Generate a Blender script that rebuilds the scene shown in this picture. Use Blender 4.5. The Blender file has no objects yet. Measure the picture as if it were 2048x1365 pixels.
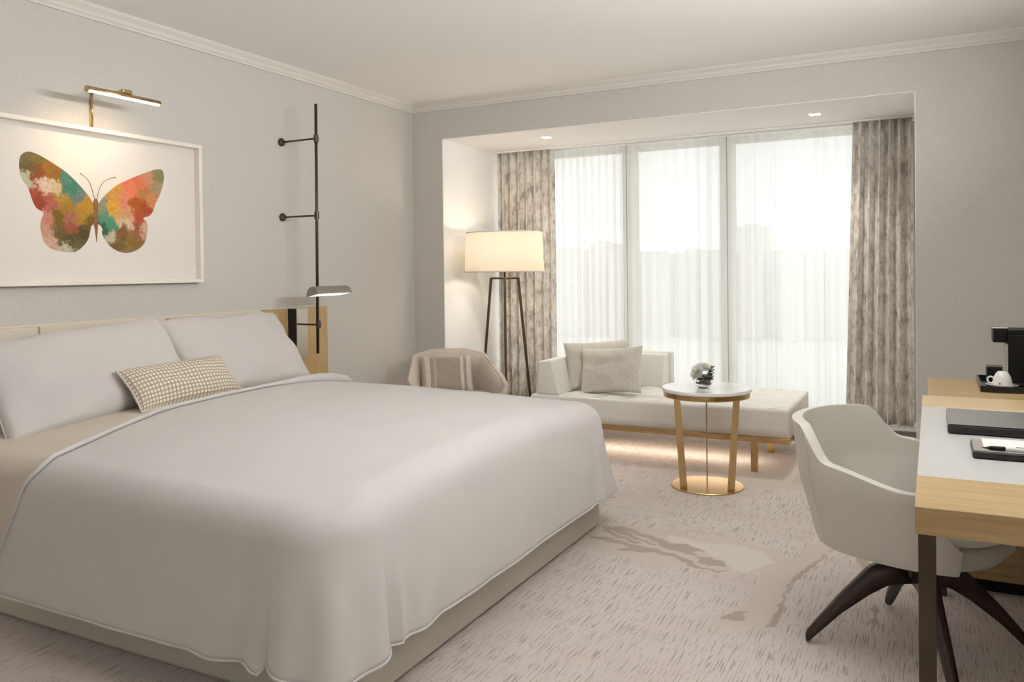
import bpy, bmesh, math, random
import numpy as np
from mathutils import Vector, Matrix, noise

random.seed(7)
PI = math.pi
SC = bpy.context.scene
COL = SC.collection

# ------------------------------------------------------------------ camera
cam_data = bpy.data.cameras.new('camera')
cam_data.sensor_width = 36.0
cam_data.sensor_fit = 'HORIZONTAL'
cam_data.lens = 1625.97 / 2048 * 36.0
cam_data.shift_y = -(682.5 - 564.78) / 2048.0
cam_data.clip_start = 0.05
cam_data.clip_end = 2000
cam = bpy.data.objects.new('camera', cam_data)
COL.objects.link(cam)
_R = Vector((0.8885824, 0.4585468, -0.0124943))
_D = Vector((-0.0051995, -0.0171675, -0.9998391))
_F = Vector((-0.4586875, 0.8885044, -0.0128705))
rot = Matrix(((_R.x, -_D.x, -_F.x), (_R.y, -_D.y, -_F.y), (_R.z, -_D.z, -_F.z))).to_4x4()
cam.matrix_world = Matrix.Translation((0, 0, 1.25)) @ rot
SC.camera = cam

# ------------------------------------------------------------------ view, world, big lights
SC.view_settings.view_transform = 'Standard'
SC.view_settings.look = 'None'
SC.view_settings.gamma = 1.0
SC.view_settings.use_curve_mapping = False
SC.view_settings.exposure = 0.4

world = bpy.data.worlds.new('overcast_sky')
SC.world = world
world.use_nodes = True
_bg = world.node_tree.nodes['Background']
_bg.inputs[0].default_value = (0.985, 0.985, 1.0, 1)
_bg.inputs[1].default_value = 1.55

WALL_X, WIN_Y, CEIL = -3.65, 5.38, 2.575
RIGHT_X, BACK_Y = 0.68, -2.4
NX0, NX1, NZ, NY = -3.37, -0.085, 2.285, 6.60


def area(name, loc, rot_, sx, sy, power, color, portal=False, spread=180):
    l = bpy.data.lights.new(name, 'AREA')
    l.shape = 'RECTANGLE'
    l.size = sx
    l.size_y = sy
    l.energy = power
    l.color = color
    l.spread = math.radians(spread)
    if portal:
        l.cycles.is_portal = True
    o = bpy.data.objects.new(name, l)
    o.location = loc
    o.rotation_euler = rot_
    COL.objects.link(o)
    return o


# daylight portal in the window opening (a sampling aid for the sky, gives no light itself)
area('window_portal', ((NX0 + NX1) / 2, NY + 0.06, 1.2), (-PI / 2, 0, 0), 3.2, 2.1, 1, (1, 1, 1), portal=True)
# added fill lights, unseen: a long cove on the right wall, one on the rear wall, both
# throwing their light up onto the ceiling, and two flush ceiling panels
area('fill_cove_beam', (RIGHT_X - 0.10, 2.55, 1.95), (0, PI - 1.34, 0), 0.10, 1.9, 50, (0.97, 0.985, 1.0))
area('fill_cove_beam', (RIGHT_X - 0.10, 1.9, 1.93), (0, PI - 0.7, 0), 0.10, 0.8, 9, (0.97, 0.985, 1.0))
area('fill_cove_beam', (-1.5, BACK_Y + 0.10, 2.26), (PI - 0.6, 0, 0), 3.6, 0.10, 22, (0.97, 0.985, 1.0))
FILL_PANELS = [(-0.30, 2.6, 6), (-1.9, 2.3, 2)]
for _x, _y, _p in FILL_PANELS:
    area('fill_panel_light', (_x, _y, CEIL - 0.035), (0, 0, 0), 0.9, 0.9, _p, (0.98, 0.985, 1.0))
WING_L = [(2.606, 1.5918), (2.5942, 1.616), (2.5731, 1.6456), (2.5403, 1.6801), (2.5046, 1.7138), (2.4632, 1.7463), (2.4192, 1.7718), (2.376, 1.7938), (2.3277, 1.8146), (2.292, 1.8231), (2.2684, 1.8189), (2.2476, 1.802), (2.2396, 1.778), (2.2378, 1.7462), (2.2429, 1.7122), (2.2569, 1.6847), (2.274, 1.666), (2.2852, 1.635), (2.2964, 1.6009), (2.3137, 1.5699), (2.3465, 1.5484), (2.3368, 1.5213), (2.33, 1.4856), (2.3327, 1.4692), (2.3399, 1.437), (2.3539, 1.4049), (2.3861, 1.3818), (2.4299, 1.3724), (2.4812, 1.3678), (2.5141, 1.3781), (2.5479, 1.4066), (2.5701, 1.4382), (2.5804, 1.476), (2.5849, 1.4961), (2.596, 1.5066), (2.6058, 1.5146)]
WING_R = [(2.6184, 1.5926), (2.6307, 1.6154), (2.6486, 1.6388), (2.6845, 1.6734), (2.7283, 1.7091), (2.7801, 1.7365), (2.8407, 1.7652), (2.9027, 1.7914), (2.9503, 1.8098), (2.9906, 1.8174), (3.009, 1.8057), (3.0139, 1.7686), (3.0006, 1.7196), (2.9818, 1.6739), (2.9585, 1.6349), (2.9417, 1.5933), (2.9175, 1.5664), (2.8806, 1.553), (2.9012, 1.5354), (2.9068, 1.5055), (2.8996, 1.4618), (2.8832, 1.4212), (2.8479, 1.3906), (2.8022, 1.3733), (2.7576, 1.3713), (2.7142, 1.3848), (2.679, 1.4097), (2.6549, 1.4409), (2.6429, 1.4658), (2.6454, 1.4861), (2.6332, 1.5046), (2.6169, 1.5183)]
BODY = [(2.611, 1.6341), (2.6041, 1.6292), (2.599, 1.6176), (2.5973, 1.6006), (2.6003, 1.582), (2.5997, 1.5519), (2.5995, 1.5081), (2.605, 1.477), (2.6085, 1.4457), (2.6114, 1.4194), (2.6161, 1.4459), (2.6195, 1.4775), (2.6215, 1.5091), (2.6224, 1.5532), (2.6225, 1.5865), (2.6256, 1.6056), (2.6239, 1.6212), (2.6186, 1.6316)]
ANT = [[(2.6068, 1.6294), (2.5953, 1.6692), (2.5812, 1.7086), (2.5581, 1.7344), (2.5318, 1.7503)], [(2.6185, 1.6303), (2.6284, 1.672), (2.6465, 1.7082), (2.6787, 1.7347), (2.7255, 1.7494)]]
BLOBS = [((2.2731, 1.7616), (120, 100, 60)), ((2.259, 1.7889), (118, 112, 80)), ((2.3034, 1.8), (135, 115, 65)), ((2.3259, 1.7263), (150, 85, 40)), ((2.3749, 1.7372), (165, 115, 45)), ((2.4057, 1.7284), (150, 110, 50)), ((2.2658, 1.6913), (195, 198, 172)), ((2.3003, 1.6479), (175, 90, 60)), ((2.3294, 1.6032), (160, 75, 50)), ((2.3843, 1.5953), (185, 105, 88)), ((2.3492, 1.6815), (228, 198, 178)), ((2.4045, 1.6685), (218, 192, 150)), ((2.456, 1.7092), (85, 140, 120)), ((2.481, 1.6751), (75, 132, 112)), ((2.5061, 1.6282), (112, 132, 125)), ((2.4349, 1.6169), (182, 142, 60)), ((2.4728, 1.5892), (165, 130, 50)), ((2.5451, 1.594), (192, 142, 50)), ((2.5374, 1.5441), (180, 138, 52)), ((2.4141, 1.5253), (128, 105, 40)), ((2.4845, 1.529), (175, 112, 90)), ((2.3643, 1.5227), (208, 140, 125)), ((2.5701, 1.5023), (120, 95, 45)), ((2.3449, 1.4727), (205, 155, 132)), ((2.3806, 1.4145), (210, 172, 150)), ((2.4836, 1.4844), (160, 92, 65)), ((2.4826, 1.4355), (95, 85, 45)), ((2.5147, 1.4058), (112, 105, 65)), ((2.5357, 1.4619), (92, 80, 45)), ((2.4249, 1.4398), (120, 100, 55)), ((2.4557, 1.3862), (200, 192, 172)), ((2.7903, 1.5169), (222, 195, 165)), ((2.7464, 1.5343), (215, 185, 150)), ((2.8889, 1.5081), (212, 175, 152)), ((2.8425, 1.4929), (168, 98, 68)), ((2.76, 1.483), (142, 98, 55)), ((2.7514, 1.4244), (128, 100, 55)), ((2.8185, 1.4327), (150, 112, 60)), ((2.7875, 1.3862), (150, 125, 80)), ((2.6626, 1.4729), (65, 102, 80)), ((2.6832, 1.4417), (205, 195, 170)), ((2.7077, 1.4168), (130, 98, 60)), ((2.9899, 1.7867), (150, 145, 100)), ((2.9804, 1.7179), (175, 155, 115)), ((2.91, 1.7654), (215, 150, 120)), ((2.8704, 1.7284), (225, 125, 92)), ((2.8166, 1.6973), (235, 132, 98)), ((2.7633, 1.6409), (225, 140, 110)), ((2.8849, 1.6831), (192, 132, 80)), ((2.8374, 1.6134), (185, 95, 40)), ((2.8911, 1.6102), (180, 85, 50)), ((2.9389, 1.647), (212, 142, 92)), ((2.7201, 1.6634), (215, 155, 75)), ((2.7045, 1.6046), (226, 165, 60)), ((2.7324, 1.5613), (222, 168, 90)), ((2.6476, 1.5945), (140, 150, 122)), ((2.6678, 1.5513), (92, 150, 120)), ((2.6954, 1.5144), (82, 152, 120)), ((2.7913, 1.5646), (218, 162, 122)), ((2.8513, 1.5481), (185, 90, 60))]
PLAIN = [[(-1.481, 3.662), (-1.454, 3.751), (-1.29, 3.764), (-1.141, 3.759), (-1.029, 3.74), (-0.894, 3.756), (-0.779, 3.732), (-0.704, 3.368), (-0.892, 3.352), (-1.004, 3.304), (-1.112, 3.315), (-1.219, 3.354), (-1.378, 3.406), (-1.477, 3.381), (-1.569, 3.596)], [(-0.931, 3.825), (-0.762, 3.771), (-0.601, 3.698), (-0.542, 3.61), (-0.501, 3.745), (-0.459, 3.992), (-0.434, 4.113), (-0.378, 4.03), (-0.403, 3.815), (-0.485, 3.496), (-0.509, 3.239), (-0.509, 3.012), (-0.514, 2.905), (-0.703, 2.815), (-0.663, 2.967), (-0.606, 3.148), (-0.609, 3.335), (-0.615, 3.445), (-0.807, 3.312)], [(-0.285, 3.847), (-0.25, 3.84), (-0.199, 3.84), (-0.192, 3.688), (-0.219, 3.601), (-0.278, 3.712)], [(-1.453, 5.306), (-1.275, 5.247), (-1.054, 5.214), (-0.943, 5.363), (-0.848, 5.649), (-0.653, 5.493), (-0.535, 4.844), (-0.78, 4.783), (-0.967, 4.778), (-1.005, 4.901), (-1.173, 4.824), (-1.324, 4.934)]]
DARK = [[(-1.445, 3.717), (-1.325, 3.754), (-1.23, 3.693), (-1.116, 3.652), (-1.08, 3.613), (-0.981, 3.626), (-0.896, 3.569), (-0.948, 3.539), (-0.914, 3.488), (-0.856, 3.511), (-0.835, 3.476), (-0.792, 3.496), (-0.778, 3.434), (-0.84, 3.395), (-0.893, 3.428), (-0.896, 3.466), (-0.95, 3.512), (-1.008, 3.516), (-1.099, 3.548), (-1.129, 3.601), (-1.213, 3.642), (-1.317, 3.701), (-1.228, 3.623), (-1.119, 3.572), (-1.132, 3.555), (-1.275, 3.613), (-1.402, 3.686), (-1.347, 3.638), (-1.177, 3.556), (-1.214, 3.538), (-1.358, 3.609), (-1.396, 3.64)], [(-1.438, 3.554), (-1.34, 3.57), (-1.217, 3.526), (-1.115, 3.513), (-1.006, 3.475), (-0.95, 3.451), (-0.892, 3.39), (-0.839, 3.363), (-0.736, 3.38), (-0.798, 3.346), (-0.862, 3.357), (-0.916, 3.36), (-0.936, 3.398), (-1.021, 3.448), (-1.101, 3.457), (-1.179, 3.435), (-1.269, 3.425), (-1.211, 3.49), (-1.349, 3.515), (-1.428, 3.529)], [(-0.372, 4.013), (-0.403, 3.815), (-0.451, 3.625), (-0.488, 3.494), (-0.507, 3.373), (-0.507, 3.249), (-0.506, 3.067), (-0.516, 2.981), (-0.514, 2.905), (-0.491, 2.917), (-0.49, 3.075), (-0.5, 3.244), (-0.495, 3.359), (-0.465, 3.474), (-0.424, 3.688), (-0.387, 3.86), (-0.356, 3.988)], [(-0.296, 3.866), (-0.255, 3.861), (-0.254, 3.746), (-0.199, 3.652), (-0.219, 3.601), (-0.253, 3.627), (-0.288, 3.708)], [(-0.671, 2.935), (-0.638, 2.995), (-0.599, 3.014), (-0.611, 2.984), (-0.605, 2.966), (-0.6, 2.925), (-0.667, 2.893)], [(-0.206, 3.278), (-0.186, 3.279), (-0.177, 3.172), (-0.177, 3.067), (-0.193, 3.06), (-0.193, 3.164)]]
MID = [[(-0.733, 5.141), (-0.657, 5.147), (-0.655, 5.032), (-0.65, 4.896), (-0.738, 4.91), (-0.73, 5.026)], [(-1.444, 5.274), (-1.369, 5.273), (-1.175, 5.127), (-1.257, 5.058), (-1.273, 4.896), (-1.336, 4.928)]]
PALE = [[(-1.107, 3.645), (-0.981, 3.626), (-0.896, 3.569), (-0.856, 3.511), (-0.792, 3.496), (-0.757, 3.435), (-0.736, 3.38), (-0.663, 3.423), (-0.599, 3.567), (-0.679, 3.671), (-0.817, 3.714), (-0.943, 3.677), (-1.094, 3.721)], [(-0.25, 3.84), (-0.199, 3.84), (-0.192, 3.688), (-0.208, 3.691), (-0.247, 3.738)]]


# ------------------------------------------------------------------ materials
def srgb(r, g, b):
    f = lambda c: (c / 255 / 12.92) if c / 255 <= 0.04045 else ((c / 255 + 0.055) / 1.055) ** 2.4
    return (f(r), f(g), f(b), 1.0)


class NT:
    def __init__(s, name):
        s.m = bpy.data.materials.new(name)
        s.m.use_nodes = True
        s.t = s.m.node_tree
        s.b = s.t.nodes['Principled BSDF']

    def n(s, typ, **kw):
        nd = s.t.nodes.new(typ)
        for k, v in kw.items():
            if k in ('inp',):
                for i, val in v.items():
                    nd.inputs[i].default_value = val
            else:
                setattr(nd, k, v)
        return nd

    def l(s, a, b):
        s.t.links.new(a, b)

    def coord(s, scale=(1, 1, 1), kind='Object', rot=(0, 0, 0)):
        c = s.n('ShaderNodeTexCoord')
        mp = s.n('ShaderNodeMapping')
        mp.inputs['Scale'].default_value = scale
        mp.inputs['Rotation'].default_value = rot
        s.l(c.outputs[kind], mp.inputs[0])
        return mp.outputs[0]

    def noise(s, vec, scale, detail=3, rough=0.5):
        nd = s.n('ShaderNodeTexNoise')
        nd.inputs['Scale'].default_value = scale
        nd.inputs['Detail'].default_value = detail
        nd.inputs['Roughness'].default_value = rough
        s.l(vec, nd.inputs['Vector'])
        return nd.outputs[0]

    def ramp(s, fac, stops, interp='LINEAR'):
        r = s.n('ShaderNodeValToRGB')
        r.color_ramp.interpolation = interp
        e = r.color_ramp.elements
        while len(e) < len(stops):
            e.new(0.5)
        for el, (p, c) in zip(e, stops):
            el.position = p
            el.color = c if len(c) == 4 else (*c, 1)
        s.l(fac, r.inputs[0])
        return r.outputs[0]

    def mix(s, fac, a, b, mode='MIX'):
        m = s.n('ShaderNodeMix', data_type='RGBA', blend_type=mode)
        for sock, v in ((m.inputs[0], fac), (m.inputs[6], a), (m.inputs[7], b)):
            if isinstance(v, (int, float, tuple, list)):
                sock.default_value = v
            else:
                s.l(v, sock)
        return m.outputs[2]

    def math(s, op, a, b=0.0, c=0.0, clamp=False):
        m = s.n('ShaderNodeMath', operation=op, use_clamp=clamp)
        for i, v in enumerate((a, b, c)):
            if isinstance(v, (int, float)):
                m.inputs[i].default_value = v
            else:
                s.l(v, m.inputs[i])
        return m.outputs[0]

    def bump(s, h, strength, dist=0.002):
        b = s.n('ShaderNodeBump')
        b.inputs['Strength'].default_value = strength
        b.inputs['Distance'].default_value = dist
        s.l(h, b.inputs['Height'])
        s.l(b.outputs[0], s.b.inputs['Normal'])


def simple(name, col, rough=0.5, metal=0.0, var=0.0, vscale=8.0, bump=0.0, bscale=200.0, vec=(1, 1, 1), sheen=0.0, spec=None):
    k = NT(name)
    k.b.inputs['Roughness'].default_value = rough
    k.b.inputs['Metallic'].default_value = metal
    if spec is not None:
        k.b.inputs['Specular IOR Level'].default_value = spec
    if sheen:
        k.b.inputs['Sheen Weight'].default_value = sheen
    c = k.coord(vec)
    if var:
        n = k.noise(c, vscale, 4)
        lo = tuple(x * (1 - var) for x in col[:3]) + (1,)
        hi = tuple(min(1, x * (1 + var)) for x in col[:3]) + (1,)
        k.l(k.ramp(n, [(0.3, lo), (0.7, hi)]), k.b.inputs['Base Color'])
    else:
        k.b.inputs['Base Color'].default_value = col
    if bump:
        k.bump(k.noise(c, bscale, 2), bump)
    return k.m


MT = {}
MT['wall'] = simple('wall_covering', srgb(206, 202, 195), 0.85, var=0.03, vscale=60, bump=0.25, bscale=350, spec=0.2)
MT['ceiling'] = simple('ceiling_paint', srgb(247, 246, 243), 0.9, bump=0.05, spec=0.2)
MT['niche'] = simple('niche_white_paint', srgb(247, 245, 242), 0.8, bump=0.05, spec=0.2)
MT['cornice'] = simple('cornice_paint', srgb(222, 218, 210), 0.7, spec=0.3)
MT['linen'] = simple('white_bed_linen', srgb(208, 203, 199), 0.85, var=0.015, vscale=5, bump=0.12, bscale=900, spec=0.15, sheen=0.15)
MT['sheet'] = simple('cream_sheet', srgb(216, 204, 190), 0.85, bump=0.12, bscale=900, spec=0.15)
MT['bed_base'] = simple('bed_base_leatherette', srgb(204, 200, 186), 0.55, bump=0.15, bscale=400)
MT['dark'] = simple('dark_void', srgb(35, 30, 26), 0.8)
MT['panel'] = simple('cream_leather_panel', srgb(218, 208, 190), 0.5, bump=0.15, bscale=500)
MT['gold_metal'] = simple('champagne_gold_metal', srgb(200, 170, 124), 0.24, 1.0, var=0.05, vscale=30, vec=(1, 1, 6))
MT['bronze'] = simple('dark_bronze_metal', srgb(84, 74, 62), 0.38, 0.75)
MT['bronze_lt'] = simple('taupe_metal_shade', srgb(150, 140, 130), 0.4, 0.4)
MT['nickel'] = simple('brushed_nickel', srgb(188, 180, 165), 0.28, 0.9)
MT['black'] = simple('black_plastic', srgb(9, 8, 8), 0.5, spec=0.25)
MT['blackleather'] = simple('black_leather', srgb(24, 19, 17), 0.38, bump=0.2, bscale=600)
MT['daybed'] = simple('ivory_leather', srgb(230, 227, 220), 0.5, bump=0.15, bscale=450)
MT['chair'] = simple('grey_beige_leather', srgb(204, 199, 190), 0.45, bump=0.12, bscale=500)
MT['chair_seam'] = simple('chair_piping', srgb(205, 198, 186), 0.45)
MT['armchair'] = simple('taupe_velvet', srgb(196, 182, 168), 0.8, var=0.04, vscale=30, bump=0.2, bscale=500, sheen=0.4)
MT['marble'] = simple('white_stone_top', srgb(248, 247, 244), 0.08, var=0.02, vscale=6)
MT['desk_white'] = simple('white_desk_inlay', srgb(208, 206, 203), 0.28)
MT['ceramic'] = simple('white_ceramic', srgb(236, 234, 230), 0.12)
MT['paper'] = simple('white_paper', srgb(240, 238, 235), 0.8)
MT['plinth'] = simple('grey_stone_plinth', srgb(112, 110, 98), 0.4, var=0.08, vscale=20)
MT['plinth_top'] = simple('pale_sill', srgb(205, 202, 194), 0.4)
MT['frame_white'] = simple('off_white_frame_lacquer', srgb(238, 231, 220), 0.45)
MT['mount'] = simple('picture_mount_paper', srgb(228, 222, 214), 0.9, spec=0.1)
MT['mullion'] = simple('window_mullion_paint', srgb(196, 188, 174), 0.5)
MT['red'] = simple('red_print', srgb(196, 60, 50), 0.4)
MT['leaf'] = simple('dark_green_leaf', srgb(84, 102, 48), 0.45, var=0.25, vscale=40)
MT['berry'] = simple('dark_berry', srgb(96, 92, 74), 0.4)
MT['petal'] = simple('white_petal', srgb(250, 247, 242), 0.6, spec=0.2)
k = NT('white_petal_translucent')
out = k.t.nodes['Material Output']
tr = k.n('ShaderNodeBsdfTranslucent'); tr.inputs[0].default_value = (0.95, 0.93, 0.9, 1)
df = k.n('ShaderNodeBsdfDiffuse'); df.inputs[0].default_value = (0.95, 0.93, 0.9, 1)
m1 = k.n('ShaderNodeMixShader'); m1.inputs[0].default_value = 0.6
k.l(tr.outputs[0], m1.inputs[1]); k.l(df.outputs[0], m1.inputs[2]); k.l(m1.outputs[0], out.inputs[0])
MT['petal'] = k.m
MT['petal_core'] = simple('yellow_green_flower_heart', srgb(222, 216, 178), 0.6)
MT['city'] = simple('hazy_far_facade', srgb(222, 220, 216), 0.9, spec=0.0)  # distance haze put into the pale colour
MT['cushion_white'] = simple('cushion_back', srgb(220, 214, 204), 0.8)


def wood(name, c1, c2, axis=(1.2, 22, 22), rough=0.35):
    k = NT(name)
    k.b.inputs['Roughness'].default_value = rough
    v = k.coord(axis)
    n = k.noise(v, 3.0, 6, 0.6)
    n2 = k.noise(k.coord((1, 1, 1)), 4, 2)
    c = k.ramp(n, [(0.3, c1), (0.72, c2)])
    k.l(k.mix(k.math('MULTIPLY', n2, 0.25), c, c1), k.b.inputs['Base Color'])
    k.bump(n, 0.06, 0.001)
    return k.m


MT['wood'] = wood('golden_satinwood', srgb(172, 143, 98), srgb(200, 173, 128))
MT['wood_y'] = wood('golden_satinwood_long', srgb(172, 143, 98), srgb(200, 173, 128), (22, 1.2, 22))
MT['wood_lt'] = wood('pale_desk_wood', srgb(210, 184, 142), srgb(224, 200, 160), (1.2, 22, 22), 0.3)
MT['oak'] = wood('gold_toned_panel', srgb(178, 146, 98), srgb(198, 168, 120), (14, 14, 1.2), 0.4)
MT['walnut'] = wood('dark_walnut', srgb(44, 32, 26), srgb(66, 48, 38), (5, 5, 5), 0.35)

# chenille cushion
k = NT('oatmeal_chenille')
k.b.inputs['Roughness'].default_value = 0.95
k.b.inputs['Sheen Weight'].default_value = 0.4
v = k.coord((1, 1, 1))
n = k.noise(v, 140, 3, 0.7)
k.l(k.ramp(n, [(0.35, srgb(190, 184, 170)), (0.65, srgb(224, 219, 207))]), k.b.inputs['Base Color'])
k.bump(n, 0.6, 0.004)
MT['chenille'] = k.m

# bolster weave: small houndstooth grid
k = NT('houndstooth_weave')
k.b.inputs['Roughness'].default_value = 0.9
uv = k.n('ShaderNodeTexCoord').outputs['UV']
sx = k.n('ShaderNodeSeparateXYZ')
k.l(uv, sx.inputs[0])
wx = k.math('SINE', k.math('MULTIPLY', sx.outputs[0], 2 * PI * 32))
wy = k.math('SINE', k.math('MULTIPLY', sx.outputs[1], 2 * PI * 13))
dg = k.math('SINE', k.math('MULTIPLY', k.math('ADD', k.math('MULTIPLY', sx.outputs[0], 32), k.math('MULTIPLY', sx.outputs[1], 13)), 2 * PI))
su = k.math('SUBTRACT', 0.0, k.math('MINIMUM', k.math('ADD', wx, 0.35), k.math('ADD', wy, 0.35)))
k.l(k.ramp(k.math('MULTIPLY_ADD', su, 0.5, 0.5), [(0.42, srgb(236, 228, 212)), (0.66, srgb(176, 161, 138))]), k.b.inputs['Base Color'])
k.bump(su, 0.4, 0.002)
MT['hound'] = k.m

# striped cushion
k = NT('striped_silk')
k.b.inputs['Roughness'].default_value = 0.55
k.b.inputs['Sheen Weight'].default_value = 0.3
uv = k.n('ShaderNodeTexCoord').outputs['UV']
sx = k.n('ShaderNodeSeparateXYZ')
k.l(uv, sx.inputs[0])
A_, B_, C_ = srgb(182, 168, 152), srgb(206, 198, 184), srgb(160, 146, 130)
k.l(k.ramp(sx.outputs[0], [(0.0, A_), (0.1, B_), (0.2, C_), (0.27, A_), (0.31, C_), (0.72, B_), (0.78, C_), (0.84, B_), (0.95, A_)], 'CONSTANT'), k.b.inputs['Base Color'])
k.bump(k.noise(uv, 300, 2), 0.1)
MT['stripe'] = k.m

# drapes: mottled broken weave
k = NT('mottled_drape_weave')
k.b.inputs['Roughness'].default_value = 0.8
k.b.inputs['Sheen Weight'].default_value = 0.2
uv = k.n('ShaderNodeTexCoord').outputs['UV']
mp = k.n('ShaderNodeMapping')
mp.inputs['Scale'].default_value = (16, 7, 1)
k.l(uv, mp.inputs[0])
n1 = k.noise(mp.outputs[0], 1.0, 6, 0.7)
mp2 = k.n('ShaderNodeMapping')
mp2.inputs['Scale'].default_value = (70, 12, 1)
k.l(uv, mp2.inputs[0])
n2 = k.noise(mp2.outputs[0], 1.0, 4, 0.7)
s_ = k.math('ADD', k.math('MULTIPLY', n1, 0.6), k.math('MULTIPLY', n2, 0.4))
k.l(k.ramp(s_, [(0.40, srgb(168, 158, 147)), (0.47, srgb(216, 209, 198)), (0.56, srgb(246, 241, 233))]), k.b.inputs['Base Color'])
tr = k.n('ShaderNodeBsdfTranslucent')
tr.inputs[0].default_value = srgb(200, 180, 160)
mx = k.n('ShaderNodeMixShader')
mx.inputs[0].default_value = 0.12
out = k.t.nodes['Material Output']
k.l(k.b.outputs[0], mx.inputs[1])
k.l(tr.outputs[0], mx.inputs[2])
k.l(mx.outputs[0], out.inputs[0])
MT['drape'] = k.m

# sheer voile
k = NT('sheer_voile')
out = k.t.nodes['Material Output']
tp = k.n('ShaderNodeBsdfTransparent')
tr = k.n('ShaderNodeBsdfTranslucent')
tr.inputs[0].default_value = (0.86, 0.86, 0.85, 1)
df = k.n('ShaderNodeBsdfDiffuse')
df.inputs[0].default_value = (0.9, 0.89, 0.87, 1)
m1 = k.n('ShaderNodeMixShader')
m1.inputs[0].default_value = 0.35
k.l(tr.outputs[0], m1.inputs[1])
k.l(df.outputs[0], m1.inputs[2])
lw = k.n('ShaderNodeLayerWeight')
lw.inputs[0].default_value = 0.35
m2 = k.n('ShaderNodeMixShader')
f_ = k.math('MULTIPLY_ADD', lw.outputs['Facing'], 0.16, 0.78)
k.l(f_, m2.inputs[0])
k.l(tp.outputs[0], m2.inputs[1])
k.l(m1.outputs[0], m2.inputs[2])
k.l(m2.outputs[0], out.inputs[0])
MT['sheer'] = k.m

# lamp shade, lit from inside by a real bulb
k = NT('cream_lamp_shade_fabric')
out = k.t.nodes['Material Output']
tr = k.n('ShaderNodeBsdfTranslucent')
tr.inputs[0].default_value = (0.97, 0.93, 0.88, 1)
df = k.n('ShaderNodeBsdfDiffuse')
df.inputs[0].default_value = srgb(240, 232, 215)
m1 = k.n('ShaderNodeMixShader')
m1.inputs[0].default_value = 0.45
k.l(tr.outputs[0], m1.inputs[1])
k.l(df.outputs[0], m1.inputs[2])
k.l(m1.outputs[0], out.inputs[0])
MT['shade'] = k.m


def emit(name, col, s):
    k = NT(name)
    e = k.n('ShaderNodeEmission')
    e.inputs[0].default_value = col
    e.inputs[1].default_value = s
    k.l(e.outputs[0], k.t.nodes['Material Output'].inputs[0])
    return k.m


MT['led'] = emit('warm_led_diffuser', (1.0, 0.86, 0.66, 1), 5.0)
MT['reading_led'] = emit('reading_lamp_diffuser', (1.0, 0.92, 0.8, 1), 1.4)
MT['bulb'] = emit('warm_bulb', (1.0, 0.85, 0.65, 1), 20.0)
MT['downlight'] = emit('downlight_diffuser', (1.0, 0.94, 0.86, 1), 8.0)


def glass(name, rough=0.0, tint=(1, 1, 1, 1)):
    k = NT(name)
    k.b.inputs['Transmission Weight'].default_value = 1.0
    k.b.inputs['Roughness'].default_value = rough
    k.b.inputs['IOR'].default_value = 1.45
    k.b.inputs['Base Color'].default_value = tint
    return k.m


MT['glass'] = glass('clear_glass')
k = NT('window_pane_glass')   # thin pane: mostly clear, slight gloss
out = k.t.nodes['Material Output']
tp = k.n('ShaderNodeBsdfTransparent')
tp.inputs[0].default_value = (0.96, 0.98, 0.97, 1)
gl = k.n('ShaderNodeBsdfGlossy')
gl.inputs['Roughness'].default_value = 0.02
m1 = k.n('ShaderNodeMixShader')
m1.inputs[0].default_value = 0.05
k.l(tp.outputs[0], m1.inputs[1])
k.l(gl.outputs[0], m1.inputs[2])
k.l(m1.outputs[0], out.inputs[0])
MT['pane'] = k.m

# carpet: streaked weave + woven motif areas from a colour attribute
k = NT('streaked_carpet')
k.b.inputs['Roughness'].default_value = 1.0
k.b.inputs['Specular IOR Level'].default_value = 0.05
k.b.inputs['Sheen Weight'].default_value = 0.3
at = k.n('ShaderNodeAttribute', attribute_name='motif')
se = k.n('ShaderNodeSeparateColor')
k.l(at.outputs[0], se.inputs[0])
big = k.noise(k.coord((1, 1, 1)), 2.2, 2)
base = k.ramp(big, [(0.3, srgb(220, 206, 199)), (0.7, srgb(230, 219, 213))])
v = k.coord((200, 8, 1))
n1 = k.noise(v, 1.0, 2, 0.5)
v2 = k.coord((1.4, 1.4, 1))
n2 = k.noise(v2, 1.6, 2)
thr = k.math('MULTIPLY_ADD', n2, -0.20, 0.70)
st = k.math('GREATER_THAN', n1, thr)
v3 = k.coord((300, 15, 1))
st2 = k.math('GREATER_THAN', k.noise(v3, 1.0, 1), 0.64)
stt = k.math('MULTIPLY', k.math('MAXIMUM', k.math('MULTIPLY', st, 0.62), k.math('MULTIPLY', st2, 0.35)), k.math('SUBTRACT', 1.0, se.outputs[0]))
c = k.mix(stt, base, srgb(150, 134, 124))
c = k.mix(k.math('MULTIPLY', se.outputs[0], 0.8), c, srgb(218, 204, 191))
c = k.mix(se.outputs[2], c, srgb(234, 226, 217))
c = k.mix(k.math('MULTIPLY', se.outputs[1], 0.85), c, srgb(178, 161, 149))
fine = k.noise(k.coord((1, 1, 1)), 420, 2, 0.6)
c = k.mix(0.14, c, k.ramp(fine, [(0.3, (0.2, 0.17, 0.15, 1)), (0.7, (1, 1, 1, 1))]), 'MULTIPLY')
k.l(c, k.b.inputs['Base Color'])
k.bump(fine, 0.5, 0.004)
MT['carpet'] = k.m


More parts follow.
